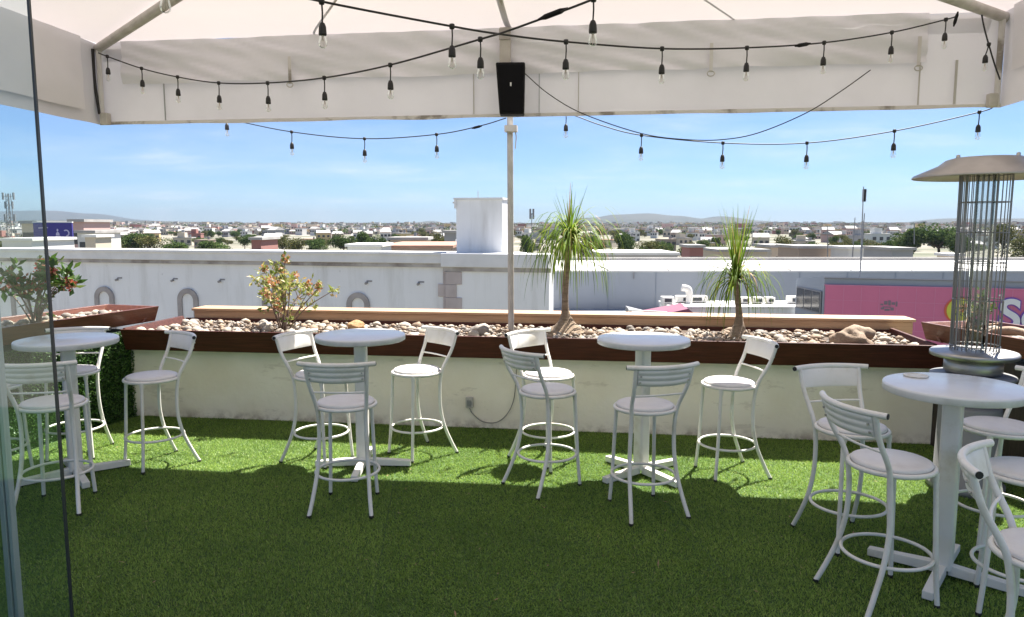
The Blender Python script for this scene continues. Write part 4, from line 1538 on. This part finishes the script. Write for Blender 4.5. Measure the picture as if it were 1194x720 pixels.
# stair tower on its roof
q0, q1 = wx(530), wx(601)
root = empty('stair_tower', Vector((1.17, 23.2, 0.64)) + Vector((math.cos(WR) * (q0 - 0.26), math.sin(WR) * (q0 - 0.26), 0)) + Vector((-math.sin(WR), math.cos(WR), 0)) * 0.9, WR,
             'plain white box tower rising above the white building beside the post', 'tower')
wdt = (q1 - q0) * 0.80
mb = MB(); mb.box((0.04, 0, 0), (wdt, 0.85, 2.10)); mb.build('wall', 'facade', root)
mb = MB(); mb.box((-0.04, -0.05, 2.105), (wdt + .03, 0.9, 2.17)); mb.box((-0.02, -0.04, 1.82), (0.035, 0.85, 2.10)); mb.build('roof_slab', 'cornice', root)
mb = MB(); mb.tube([(wdt * .42, 0.4, 2.17), (wdt * .42, 0.4, 2.42)], 0.012, 5); mb.tube([(-0.14, 0.2, 2.02), (0.05, 0.2, 2.02)], 0.03, 6); mb.build('pipe', 'drain', root)

# ---------------------------------------------------------------- grey store
root = empty('grey_store', (2.0, 40, GZ), 0, 'very wide grey metal clad store with pale flat roof behind the palms', 'building')
mb = MB()
mb.box((-1.2, 0, 0), (34, 11, wz(-0.62)))
mb.build('wall', 'store_grey', root)
mb = MB()
mb.hexa([(-1.2, -0.06, wz(-0.615)), (34, -0.06, wz(-0.615)), (34, 11, wz(-0.60)), (-1.2, 11, wz(-0.60)), (-1.2, -0.06, wz(-0.53)), (34, -0.06, wz(-0.53)), (34, 11, wz(-0.50)), (-1.2, 11, wz(-0.50))])
mb.build('roof', 'store_roof', root)
mb = MB()
for k in range(9):
    mb.box((3.2 + k * 3.3, 0.0, wz(-0.52)), (3.26 + k * 3.3, 10.9, wz(-0.47)))
mb.build('roof_seams', 'roof_grey', root)
mb = MB(); mb.box((-1.2, 11.02, 0), (34, 11.4, wz(-0.30))); mb.build('rear_parapet', 'roof_grey', root)
mb = MB()
for k in range(12):
    mb.box((0.6 + k * 2.6, -0.03, wz(-3.4)), (0.64 + k * 2.6, 0.0 - .002, wz(-0.64)))
mb.build('panel_joints', 'store_blue', root)
mb = MB(); mb.box((0.1, -2.2, 0), (6.2, -0.05, wz(-2.62))); mb.build('lower_wall', 'store_blue', root)
mb = MB(); mb.tube([(4.6, -0.1, wz(-0.62)), (4.6, -0.1, wz(-1.0))], 0.03, 6); mb.tube([(11.1, -0.1, wz(-0.5)), (11.1, -0.1, wz(-1.15))], 0.05, 6); mb.build('pipe', 'drain', root)

# shop with the pink fascia
dirp = Vector((6.6, -2.0, 0)).normalized()
PR = math.atan2(dirp.y, dirp.x)
root = empty('pink_shop', (12.75, 30.0, GZ), PR, 'blue grey shop building with a pink tiled sign wall at the right', 'building')
sd_ = (-0.291, 0.957)
mb = MB()
mb.hexa([(0, 0.12, 0), (22, 0.12, 0), (22 + sd_[0] * 3, sd_[1] * 3, 0), (sd_[0] * 3, sd_[1] * 3, 0),
         (0, 0.12, wz(-0.19)), (22, 0.12, wz(-0.19)), (22 + sd_[0] * 3, sd_[1] * 3, wz(-0.45)), (sd_[0] * 3, sd_[1] * 3, wz(-0.45))])
mb.build('wall', 'store_blue', root)
mb = MB(); mb.box((-0.02, 0.075, wz(-0.27)), (22, 0.118, wz(-0.22))); mb.build('wall_rail', 'mast', root)
mb = MB(); mb.box((0.04, 0, 0), (22, 0.11, wz(-0.545))); mb.build('pink_fascia', 'pink', root)
mb = MB(); mb.box((0.0, -0.015, wz(-0.543)), (22, 0.16, wz(-0.50))); mb.build('coping', 'joint', root)
mb = MB()
for k in range(30):
    x = 0.72 + k * 0.66
    mb.box((x, -0.006, wz(-4.2)), (x + 0.022, -0.002, wz(-0.56)))
for k in range(6):
    z = -1.13 - k * 0.57
    mb.box((0.08, -0.006, wz(z)), (1.98, -0.0025, wz(z) + 0.016))
    mb.box((2.1, -0.0065, wz(z - .03)), (21.5, -0.0022, wz(z - .03) + 0.02))
mb.build('tile_joints', 'joint', root)
def side_q(t0, t1, z0, z1, o0, o1):
    vs = []
    for z in (z0, z1):
        for t, o in ((t0, o0), (t0, o1), (t1, o1), (t1, o0)):
            vs.append((sd_[0] * t - o, sd_[1] * t, wz(z)))
    return vs


mb = MB(); mb.hexa(side_q(0.25, 2.85, -1.75, -0.80, 0.002, 0.03)); fr = mb.build('window', 'mast', root)
for k in range(3):
    mb = MB(); mb.hexa(side_q(0.33 + k * 0.84, 1.08 + k * 0.84, -1.69, -0.86, 0.032, 0.045)); mb.build('pane', 'window_dark', fr)


def lettering(name, txt, size, x, z, y, mt, parent, ext=0.02, off=0.0):
    cu = bpy.data.curves.new(name, 'FONT')
    cu.body = txt
    cu.size = size
    cu.extrude = ext
    cu.offset = off
    o = bpy.data.objects.new(name, cu)
    COL.objects.link(o)
    bpy.context.view_layer.update()
    dg = bpy.context.evaluated_depsgraph_get()
    me = bpy.data.meshes.new_from_object(o.evaluated_get(dg))
    bpy.data.objects.remove(o)
    m_ = bpy.data.objects.new(name, me)
    COL.objects.link(m_)
    me.materials.clear()
    me.materials.append(M[mt])
    m_.parent = parent
    m_.location = (x, y, z)
    m_.rotation_euler = (math.pi / 2, 0, 0)
    return m_


def px_on_pink(px):
    t = (px - CX) / F
    return (t * 30.0 - 12.75) / (dirp.x - t * dirp.y)


sx = px_on_pink(1168)
zS = -2.04
ol = lettering('letter_outline', 'So', 1.62, sx, wz(zS), -0.03, 'purple_text', root, 0.012, 0.085)
lettering('letters', 'So', 1.62, sx, wz(zS), -0.065, 'white_paint', root, 0.012, 0.035)
mb = MB()
cxm = px_on_pink(1122)
def vdisc(mb, x, z, r, y0, y1, m=0, n=32, a0=0, a1=2 * math.pi):
    vs = []
    for y in (y1, y0):
        vs += [(x + r * math.cos(a0 + (a1 - a0) * k / n), y, wz(z) + r * math.sin(a0 + (a1 - a0) * k / n)) for k in range(n)]
    fs = [tuple(range(n)), tuple(reversed(range(n, 2 * n)))]
    fs += [(k, n + k, n + (k + 1) % n, (k + 1) % n) for k in range(n)]
    mb.add(vs, fs, m)
vdisc(mb, cxm, -1.40, 0.525, -0.012, -0.03)
lg = mb.build('round_emblem', 'orange_sign', root)
mb = MB(); vdisc(mb, cxm + 0.03, -1.40, 0.48, -0.032, -0.045); mb.build('emblem_face', 'yellow_sign', lg)
mb = MB()
xg = px_on_pink(1029)
for k, (dx_, dz_, w_, h_) in enumerate(((0, .22, .10, .06), (.13, .25, .12, .14), (.28, .22, .09, .2), (.40, .25, .12, .1), (.55, .18, .06, .2), (.02, .05, .12, .08), (.16, .0, .18, .08), (.37, .02, .12, .12), (.08, .13, .3, .04))):
    mb.box((xg + dx_, -0.016, wz(-1.50 + dz_)), (xg + dx_ + w_, -0.008, wz(-1.50 + dz_ + h_)))
mb.build('grey_lettering', 'mark_grey', root)
mb = MB()
x7 = px_on_pink(1169)
mb.box((x7, -0.016, wz(-0.98)), (x7 + .05, -0.008, wz(-0.72))); mb.box((x7 - .06, -0.016, wz(-0.80)), (x7 - .002, -0.008, wz(-0.74)))
mb.build('sign_mark', 'store_roof', root)

# low white roof with machinery, in front of the grey store
root = empty('white_annex', (7.2, 33.2, GZ), 0, 'low white annex roof in front of the grey store', 'building')
mb = MB(); mb.box((0, 0, 0), (6.4, 2.6, wz(-1.86))); mb.build('wall', 'facade', root)
mb = MB(); mb.box((-0.05, -0.06, wz(-1.855)), (6.45, 2.66, wz(-1.76))); mb.build('roof', 'store_roof', root)
acs = [(771, 785, 346, 353.5, 34.4, 'grey air conditioner nearest the maroon awning'), (788, 824, 345, 353, 35.0, 'long white ventilation unit left of the small palm'),
       (862, 874, 347, 355.5, 34.6, 'white air conditioner left of a row beside the small palm'), (877, 889, 347, 356, 34.6, 'white air conditioner in the middle of the annex row'),
       (892, 902, 347, 356, 34.6, 'slim dark grilled air conditioner on the annex'), (918, 936, 345.5, 356, 34.6, 'pale air conditioner at the right end of the annex row')]
for x0, x1, y0, y1, d, lab in acs:
    a, b = at(x0, y1, d), at(x1, y0, d)
    zb_ = -1.755
    h = max(0.3, b.z - zb_)
    root = empty('air_conditioner', (a.x, d, zb_), 0, lab, 'air conditioner')
    wv = b.x - a.x
    mb = MB(); mb.box((0, -0.25, 0.03), (wv, 0.25, h)); mb.build('case', 'store_roof', root, bevel=0.015)
    mb = MB(); mb.box((wv * .2, -0.262, 0.09), (wv * .8, -0.252, h - 0.08)); mb.build('grille', 'window_dark', root)
root = empty('roof_duct', (8.35, 34.6, -1.755), 0, 'white elbow duct standing on the annex roof', 'duct')
mb = MB(); mb.tube(smooth_path([(0, 0, 0), (0, 0, 0.45), (-0.08, 0, 0.68), (-0.36, 0, 0.74)], 5), 0.16, 14); mb.build('elbow', 'store_roof', root)
root = empty('maroon_awning', (6.0, 31.2, -1.95), 0, 'maroon and grey tent like awning beside the white annex', 'awning')
mb = MB(); mb.add([(-0.2, 0, -0.05), (1.5, 0, 0.32), (2.35, 0, -0.3), (-0.2, 0, -0.3), (-0.2, 1.4, 0.1), (1.5, 1.4, 0.42), (2.35, 1.4, -0.3), (-0.2, 1.4, -0.3)],
                  [(0, 3, 2, 1), (0, 1, 5, 4), (1, 2, 6, 5), (4, 5, 6, 7), (0, 4, 7, 3)]); mb.build('cover', 'maroon', root)
mb = MB(); mb.hexa([(-0.95, 0, -0.35), (-0.22, 0, -0.35), (-0.22, 1.4, -0.35), (-0.95, 1.4, -0.35), (-0.95, 0, 0.22), (-0.22, 0, -0.02), (-0.22, 1.4, .12), (-0.95, 1.4, 0.3)]); mb.build('side_screen', 'mast', root)
mb = MB(); mb.tube([(-1.0, -0.02, -0.5), (-1.0, -0.02, 0.28)], 0.05, 6); mb.tube([(-1.0, -0.02, 0.26), (0.6, -0.02, 0.18)], 0.03, 6); mb.build('frame', 'store_roof', root)

# masts
def mast(px, ybase, ytop, d, label, rr=0.02, lattice=False, x2=None, cross=()):
    a = at(px, ybase, d)
    b = at(x2 or px, ytop, d)
    root = empty('antenna_mast', a, 0, label, 'antenna mast')
    H = b.z - a.z
    mb = MB()
    if lattice:
        s = rr * 7
        for sx_, sy_ in ((-1, -1), (1, -1), (1, 1), (-1, 1)):
            mb.tube([(sx_ * s, sy_ * s, 0), (sx_ * s * .5, sy_ * s * .5, H)], rr, 5)
        n = int(H / 1.0)
        for k in range(n):
            z0, z1 = H * k / n, H * (k + 1) / n
            w0 = s * (1 - .5 * k / n)
            mb.tube([(-w0, -w0, z0), (w0, -w0, z1)], rr * .5, 4)
            mb.tube([(w0, -w0, z0), (-w0, -w0, z1)], rr * .5, 4)
    else:
        mb.tube([(0, 0, 0), (b.x - a.x, 0, H)], [rr, rr * 0.6], 6)
    mb.build('pole', 'mast', root)
    for k, (f, L) in enumerate(cross):
        mb = MB()
        mb.tube([(-L, 0, H * f), (L, 0, H * f)], rr * .8, 5)
        for s_ in (-1, 1):
            mb.box((s_ * L - rr * 1.6, -rr * 2, H * f - rr * 9), (s_ * L + rr * 1.6, rr * 2, H * f + rr * 9))
        mb.build('antenna', 'mast', root)
    return root


mast(1002, 332, 249, 31.0, 'dark lower rod of the mast pair on the pink shop', 0.03, x2=1008)
mast(1003, 318, 218, 38.0, 'tallest thin antenna rod above the pink shop roof', 0.035, x2=1007, cross=((0.9, 0.02),))
mast(994, 300, 254, 60.0, 'slim pale pole with small head left of the tall antenna', 0.05, x2=997)
mast(965, 300, 264, 70.0, 'faint thin pole far left of the antenna pair', 0.05)
mast(1066, 285, 262, 90.0, 'short pole standing before the large right trees', 0.07)
mast(620, 285, 249, 120.0, 'pole with a small round head just right of the post', 0.09, cross=((0.98, 0.25),))
mast(15, 300, 226, 170.0, 'lattice radio tower behind the glass at the far left', 0.09, lattice=True, cross=((0.96, 1.2), (0.62, 1.1), (0.82, .8)))

# ---------------------------------------------------------------- billboard
bl = at(43, 284, 92); br_ = at(82, 260, 92)
root = empty('billboard', ((bl.x + br_.x) / 2, 92, GZ), R(10), 'purple billboard with white symbols seen past the glass edge', 'billboard')
W2 = (br_.x - bl.x) / 2 / math.cos(R(10)); zb_, zt_ = bl.z - GZ, br_.z - GZ
mb = MB(); mb.box((-W2, -0.15, zb_), (W2, 0.15, zt_)); mb.build('panel', 'billboard', root)
mb = MB(); mb.box((-W2 - .05, -0.2, zt_ + .002), (W2 + .05, 0.2, zt_ + 0.14)); mb.build('top_rail', 'white_paint', root)
mb = MB(); mb.tube([(0, 0.1, 0), (0, 0.1, zb_)], 0.22, 10); mb.build('pole', 'mast', root)
mb = MB()
h_ = zt_ - zb_
def bp_(u, v):
    return (-W2 + 2 * W2 * u, zb_ + h_ * v)
def poly(mb, pts, y0=-0.158, y1=-0.17):
    n = len(pts)
    vs = [(x, y0, z) for x, z in pts] + [(x, y1, z) for x, z in pts]
    mb.add(vs, [tuple(range(n)), tuple(reversed(range(n, 2 * n)))] + [(k, n + k, n + (k + 1) % n, (k + 1) % n) for k in range(n)])
poly(mb, [bp_(u, v) for u, v in ((.57, .38), (.67, .38), (.66, .5), (.63, .55), (.61, .55), (.58, .5))])
poly(mb, [bp_(.62 + .022 * math.cos(t), .64 + .07 * math.sin(t)) for t in [k * math.pi / 5 for k in range(10)]])
poly(mb, [bp_(u, v) for u, v in ((.56, .31), (.69, .31), (.69, .35), (.56, .35))])
poly(mb, [bp_(.84 + .09 * math.cos(t), .50 + .17 * math.sin(t)) for t in [R(130) - R(220) * k / 10 for k in range(11)]] + [bp_(.84 + .055 * math.cos(t), .50 + .11 * math.sin(t)) for t in [R(130) - R(220) * k / 10 for k in range(10, -1, -1)]])
poly(mb, [bp_(u, v) for u, v in ((.56, .17), (.84, .17), (.84, .24), (.56, .24))])
poly(mb, [bp_(u, v) for u, v in ((.13, .72), (.38, .74), (.38, .79), (.13, .77))])
mb.build('symbols', 'lilac', root)


# ---------------------------------------------------------------- nearby roofs and blocks beyond the white building
def block(name, px0, px1, ytop, ybot, d, dep, mt, label, roofm='roof_grey', win=True, cat='building'):
    a, b = at(px0, ytop, d), at(px1, ytop, d)
    root = empty(name, (a.x, d, GZ), 0, label, cat)
    H = a.z - GZ
    wv = b.x - a.x
    mb = MB(); mb.box((0, 0, 0), (wv, dep, H)); mb.build('wall', mt, root)
    mb = MB(); t = 0.012 * d / 4
    mb.box((-t, -t, H + .002), (wv + t, dep + t, H + t * 1.2)); mb.build('roof', roofm, root)
    if win:
        mb = MB()
        n = max(1, int(wv / (0.05 * d)))
        s = 0.009 * d
        for k in range(n):
            x = wv * (k + .5) / n
            mb.box((x - s, -0.04, H - 0.030 * d), (x + s, -0.004, H - 0.012 * d))
        mb.build('windows', 'window_dark', root)
    return root


M['w_cream'] = mat('w_cream', (0.55, 0.48, 0.38), 0.9, 0.4)
M['w_white'] = mat('w_white', (0.66, 0.65, 0.62), 0.9, 0.4)
M['w_pinkish'] = mat('w_pinkish', (0.52, 0.36, 0.33), 0.9, 0.4)
M['w_brown'] = mat('w_brown', (0.34, 0.27, 0.22), 0.9, 0.4)
M['w_red'] = mat('w_red', (0.32, 0.15, 0.13), 0.9, 0.4)
M['w_grey'] = mat('w_grey', (0.33, 0.33, 0.34), 0.9, 0.4)
M['w_yellow'] = mat('w_yellow', (0.56, 0.44, 0.22), 0.9, 0.4)
block('white_shed', 2, 37, 281, 300, 62, 6, 'w_white', 'bright white shed behind the left planter shrub', 'store_roof', False, 'shed')
block('apartment_block', 25, 42, 261, 300, 150, 10, 'w_cream', 'cream block just left of the purple billboard')
block('apartment_block', 82, 97, 259, 300, 150, 10, 'w_pinkish', 'pale pink block just right of the purple billboard')
block('apartment_block', 90, 110, 272, 300, 120, 8, 'w_white', 'white house with dark windows right of the pink block')
block('water_tank_house', 99, 111, 277, 300, 75, 3, 'w_cream', 'small cream rooftop hut with two parts near the left trees', 'store_roof', False, 'hut')
block('terracotta_roof_house', 441, 526, 289.5, 300, 66, 16, 'w_brown', 'low house with orange clay roof left of the white tower', 'terracotta', False, 'house')
block('rooftop_house', 455, 497, 280, 300, 84, 5, 'w_cream', 'cream rooftop house with pillars above the clay roof')
block('white_shed', 405, 444, 288, 300, 58, 5, 'w_white', 'white flat roof left of the clay roof', 'store_roof', False, 'shed')
block('dark_red_house', 293, 304, 280, 300, 110, 8, 'w_red', 'small dark red house in the left middle distance')
block('apartment_block', 518, 531, 272, 300, 140, 9, 'w_grey', 'grey block touching the left side of the white tower')
block('red_roof_house', 804, 820, 289, 300, 130, 6, 'w_red', 'red walled house with pale cars before it, between the palms')
block('warehouse', 700, 790, 298, 304, 95, 12, 'w_grey', 'low grey warehouse roof right of the tall palm', 'store_roof', False, 'warehouse')
block('warehouse', 838, 895, 294, 304, 140, 14, 'w_cream', 'long pale warehouse right of the small palm', 'roof_grey', True, 'warehouse')
block('brick_house', 932, 972, 290, 304, 150, 12, 'w_brown', 'brown brick houses left of the antenna pair', 'roof_grey', True, 'house')
block('apartment_block', 900, 926, 289, 304, 170, 12, 'w_cream', 'wide tan block behind the olive tree at the right')
block('white_shed', 990, 1022, 291, 304, 140, 8, 'w_white', 'white shed between small trees near the antennas', 'store_roof', False, 'shed')
block('grey_house', 1040, 1065, 292, 304, 100, 8, 'w_grey', 'grey house under the large right trees', 'roof_grey', True, 'house')
block('rooftop_hut', 1107, 1122, 299, 308, 52.5, 1.5, 'w_cream', 'small cream hut on the far edge of the grey store', 'store_roof', False, 'hut')

# ---------------------------------------------------------------- distant city: 290 houses, the rest as one mass
HOUSE = {'w_cream': 'cream', 'w_white': 'white', 'w_pinkish': 'dusty pink', 'w_brown': 'brown', 'w_red': 'brick red', 'w_grey': 'grey', 'w_yellow': 'ochre'}
house_meshes = []
hr = random.Random(77)
for mt in HOUSE:
    for k in range(3):
        mb = MB()
        w_, d_, h_ = hr.uniform(4.5, 9), hr.uniform(5, 9), hr.uniform(2.6, 5.2)
        mb.box((-w_ / 2, -d_ / 2, -4), (w_ / 2, d_ / 2, h_), 0)
        mb.box((-w_ / 2 - .15, -d_ / 2 - .15, h_ + .01), (w_ / 2 + .15, d_ / 2 + .15, h_ + 0.35), hr.choice((1, 1, 1, 0, 3)))
        if k == 2:
            mb.hexa([(-w_ / 2 - .3, -d_ / 2 - .3, h_ + .37), (w_ / 2 + .3, -d_ / 2 - .3, h_ + .37), (w_ / 2 + .3, d_ / 2 + .3, h_ + .37), (-w_ / 2 - .3, d_ / 2 + .3, h_ + .37), (-w_ / 2, -.2, h_ + 1.9), (w_ / 2, -.2, h_ + 1.9), (w_ / 2, .2, h_ + 1.9), (-w_ / 2, .2, h_ + 1.9)], hr.choice((1, 1, 3)))
        elif hr.random() < 0.6:
            mb.box((-w_ * .3, -d_ * .3, h_ + .36), (w_ * .1, d_ * .3, h_ + 2.4), 0)
        mb.tube([(w_ * .3, 0, h_ + .36), (w_ * .3, 0, h_ + 1.6)], 0.6, 8, m=4)
        for r_ in range(2 if h_ > 5 else 1):
            for c_ in range(3):
                x = -w_ * .35 + c_ * w_ * .35
                z = h_ - 2.2 - r_ * 2.8
                mb.box((x - .7, -d_ / 2 - .06, z), (x + .7, -d_ / 2 - .005, z + 1.3), 2)
        mats_ = [M[mt], M['roof_grey'], M['window_dark'], M['terracotta'], M['mast']]
        me_o = mb.build('tmp', mats_)
        me = me_o.data
        me.name = 'city_house'
        bpy.data.objects.remove(me_o)
        house_meshes.append((mt, me))
hw = {'w_cream': 5, 'w_white': 6, 'w_pinkish': 3, 'w_brown': 3, 'w_red': 1.5, 'w_grey': 4, 'w_yellow': 1.5}
ws = [hw[m_] for m_, _ in house_meshes]
cells = []
for i in range(290):
    for t in range(30):
        d = 290 + 520 * hr.random() ** 0.75
        t_ = hr.uniform(-0.72, 0.74)
        X = t_ * d
        if all(abs(X - q[0]) > 7 or abs(d - q[1]) > 9 for q in cells):
            break
    cells.append((X, d))
    mt, me = hr.choices(house_meshes, ws)[0]
    o = bpy.data.objects.new('city_house', me)
    COL.objects.link(o)
    o.location = (X, d, ter(math.hypot(X, d)))
    o.rotation_euler = (0, 0, hr.uniform(-.5, .5))
    k = hr.uniform(0.8, 1.25)
    o.scale = (k, k, k * hr.uniform(.9, 1.3))
    tag(o, 'small flat roofed %s house in the distant city' % HOUSE[mt], 'house', '%s houses of the distant city' % HOUSE[mt])
mb = MB()
mats_far = list(HOUSE) + ['roof_grey', 'window_dark', 'terracotta']
for i in range(11500):
    d = 700 + 2300 * hr.random() ** 1.15
    t_ = hr.uniform(-0.74, 0.76)
    X = t_ * d
    g = ter(math.hypot(X, d))
    w_, dd, h_ = hr.uniform(4, 11), hr.uniform(5, 11), hr.uniform(2.5, 5.5) * (1 if hr.random() < .96 else 1.8)
    m_ = hr.choices(range(7), [hw[q] for q in HOUSE])[0]
    rz = hr.uniform(-.6, .6)
    mb.rbox((X, d, g + h_ / 2 - 1), (w_, dd, h_ + 2), rz, m_)
    mb.rbox((X, d, g + h_ + .22), (w_ * 1.02, dd * 1.02, 0.4), rz, hr.choice((7, 7, 7, 7, 7, 1, 0, 1, 0, 9)))
    if d < 1500:
        c_, s_ = math.cos(rz), math.sin(rz)
        for q in (-.28, .22):
            x_, y_ = q * w_, -dd / 2 - .04
            mb.rbox((X + x_ * c_ - y_ * s_, d + x_ * s_ + y_ * c_, g + h_ * .6), (1.6, .08, 1.5), rz, 8)
tag(mb.build('distant_city', mats_far), 'hazy mass of small pale rooftops filling the plain to the horizon', 'city', kind='stuff')


# ---------------------------------------------------------------- trees
def tree_mesh(seed, H, W, mt, leaf=0.5, n=3800):
    r = random.Random(seed)
    st = MB()
    top = Vector((0, 0, H * 0.45))
    st.tube(smooth_path([(0, 0, -2), (0.02 * H, 0, H * .2), top], 4), [0.05 * H * .5, 0.02 * H], 7)
    lumps = []
    for k in range(9):
        a = r.uniform(0, 6.28)
        rr_ = W * 0.5 * r.uniform(0.15, 0.72)
        c = Vector((math.cos(a) * rr_, math.sin(a) * rr_, H * r.uniform(0.36, 0.80)))
        lumps.append((c, W * r.uniform(0.16, 0.30)))
        st.tube([top + Vector((0, 0, -H * .1)), c], [0.016 * H, 0.006 * H], 5)
    lv = MB()
    for i in range(n):
        c, s = r.choice(lumps)
        v = rvec(r) * s * (0.55 + 0.5 * r.random())
        v.z *= 0.8
        quad_leaf(lv, c + v, rvec(r), rvec(r), leaf * r.uniform(.6, 1.3), leaf * r.uniform(.5, .9))
    a = st.build('trunk', 'bark')
    b = lv.build('crown', mt)
    ma, mb_ = a.data, b.data
    bpy.data.objects.remove(a)
    bpy.data.objects.remove(b)
    return ma, mb_


TM = []
for s in range(4):
    TM.append(tree_mesh(s + 1, 8, 7.5, 'tree_leaf', 0.42))
for s in range(3):
    TM.append(tree_mesh(s + 21, 8, 8.5, 'tree_leaf_dry', 0.42, 2400))


def put_tree(X, d, H, W, k, label, group=None):
    ma, mb_ = TM[k]
    root = empty('tree', (X, d, ter(math.hypot(X, d))), hr.uniform(0, 6.28), label, 'tree', group)
    root.scale = (W / 8, W / 8, H / 8)
    for nm, me in (('trunk', ma), ('crown', mb_)):
        o = bpy.data.objects.new(nm, me)
        COL.objects.link(o)
        o.parent = root
    return root


TREES = [
    (125, 280, 240, 26, 4, 'olive tree just right of the cream rooftop hut at the left'),
    (152, 274, 250, 36, 0, 'dark green tree above the white cornice, third from the left'),
    (176, 278, 240, 30, 5, 'olive green tree between two darker trees above the left cornice'),
    (205, 282, 230, 30, 1, 'low dark tree above the cornice over the second arch'),
    (245, 283, 220, 34, 2, 'low rounded green tree left of the dark red house'),
    (331, 279, 230, 22, 5, 'olive tree first of the clump above the peach shrub'),
    (350, 281, 225, 26, 4, 'low olive tree in the middle of the clump above the peach shrub'),
    (372, 280, 230, 26, 0, 'green tree at the right of the clump above the peach shrub'),
    (401, 274, 245, 26, 1, 'taller dark tree just left of the white flat roof'),
    (423, 273, 250, 22, 2, 'dark tree right behind the white flat roof'),
    (440, 277, 245, 18, 3, 'small dark tree between the white roof and the cream house'),
    (507, 275, 210, 24, 4, 'yellowish tree left of the white tower'),
    (613, 278, 200, 18, 2, 'green tree beside the canopy post'),
    (731, 274, 215, 24, 0, 'dark tree above the grey store right of the tall palm'),
    (758, 284, 210, 26, 5, 'low olive tree in the scrub between the palms'),
    (775, 284, 210, 26, 3, 'second low tree in the scrub between the palms'),
    (700, 284, 220, 28, 4, 'olive scrub tree just behind the tall palm leaves'),
    (865, 284, 215, 24, 1, 'green tree right behind the small palm'),
    (908, 279, 215, 26, 4, 'olive tree above the grey roof right of the small palm'),
    (925, 288, 200, 22, 5, 'low olive bush like tree on the roof line'),
    (963, 288, 190, 18, 0, 'small green tree left of the antenna pair'),
    (978, 285, 200, 22, 5, 'yellow green tree touching the antenna pair'),
    (1019, 286, 190, 24, 4, 'pale olive tree right of the antenna pair'),
    (1032, 283, 200, 20, 2, 'small green tree before the large right trees'),
    (1056, 270, 220, 30, 0, 'dark blue green tree left of the largest tree'),
    (1092, 263, 215, 52, 1, 'largest tree on the skyline left of the patio heater'),
    (1118, 274, 205, 26, 3, 'green tree just left of the heater cage'),
    (1168, 266, 215, 30, 5, 'tall olive tree seen right of the heater cage'),
    (1195, 280, 190, 40, 4, 'low olive tree at the right frame edge'),
    (685, 288, 180, 22, 5, 'scrubby olive tree on the roof line nearest the tall palm'),
    (720, 290, 175, 26, 6, 'dry low tree just right of the tall palm on the roof line'),
    (745, 289, 180, 22, 1, 'small green tree between two dry ones on the roof line'),
    (800, 288, 185, 24, 6, 'dry tree beside the red walled house'),
    (835, 287, 190, 26, 2, 'rounded green tree just left of the small palm'),
    (885, 286, 190, 24, 6, 'dry olive tree between the small palm and the tan block'),
    (942, 285, 185, 26, 2, 'green tree in front of the brown brick houses'),
    (1005, 288, 185, 20, 6, 'low dry tree directly behind the antenna pair'),
]
for px, ytop, d, wpx, k, lab in TREES:
    X = (px - CX) / F * d
    zt = CAMH - (ytop - HZ) / F * d
    H = zt - ter(math.hypot(X, d))
    put_tree(X, d, H / 0.86, wpx / F * d * 1.35, k, lab)
for i in range(110):
    d = hr.uniform(280, 640)
    X = hr.uniform(-0.72, 0.74) * d
    put_tree(X, d, hr.uniform(4, 7.5), hr.uniform(5, 10), hr.randrange(7), 'small far tree scattered among the city houses', 'far trees among the city houses')
mb = MB()
for i in range(900):
    d = 650 + 1500 * hr.random()
    X = hr.uniform(-0.74, 0.76) * d
    g = ter(math.hypot(X, d))
    for k in range(26):
        v = rvec(hr); s = hr.uniform(3, 7)
        quad_leaf(mb, Vector((X + v.x * s, d + v.y * s, g + 2 + abs(v.z) * s * .7)), rvec(hr), rvec(hr), 2.2, 1.6)
tag(mb.build('far_woods', 'tree_leaf'), 'specks of far trees mixed into the hazy city', 'trees', kind='stuff')

# ---------------------------------------------------------------- haze
mb = MB(); mb.box((-11500, -11500, GZ - 1), (11500, 11500, 205))
hz = mb.build('haze', 'glass')
m, nt, out = nt_new('haze')
pv = nt.nodes.new('ShaderNodeVolumePrincipled')
pv.inputs['Color'].default_value = (0.30, 0.375, 0.495, 1)
pv.inputs['Density'].default_value = 0.00008
pv.inputs['Anisotropy'].default_value = 0.2
nt.links.new(pv.outputs[0], out.inputs['Volume'])
hz.data.materials.clear()
hz.data.materials.append(m)
hz['kind'] = 'stuff'
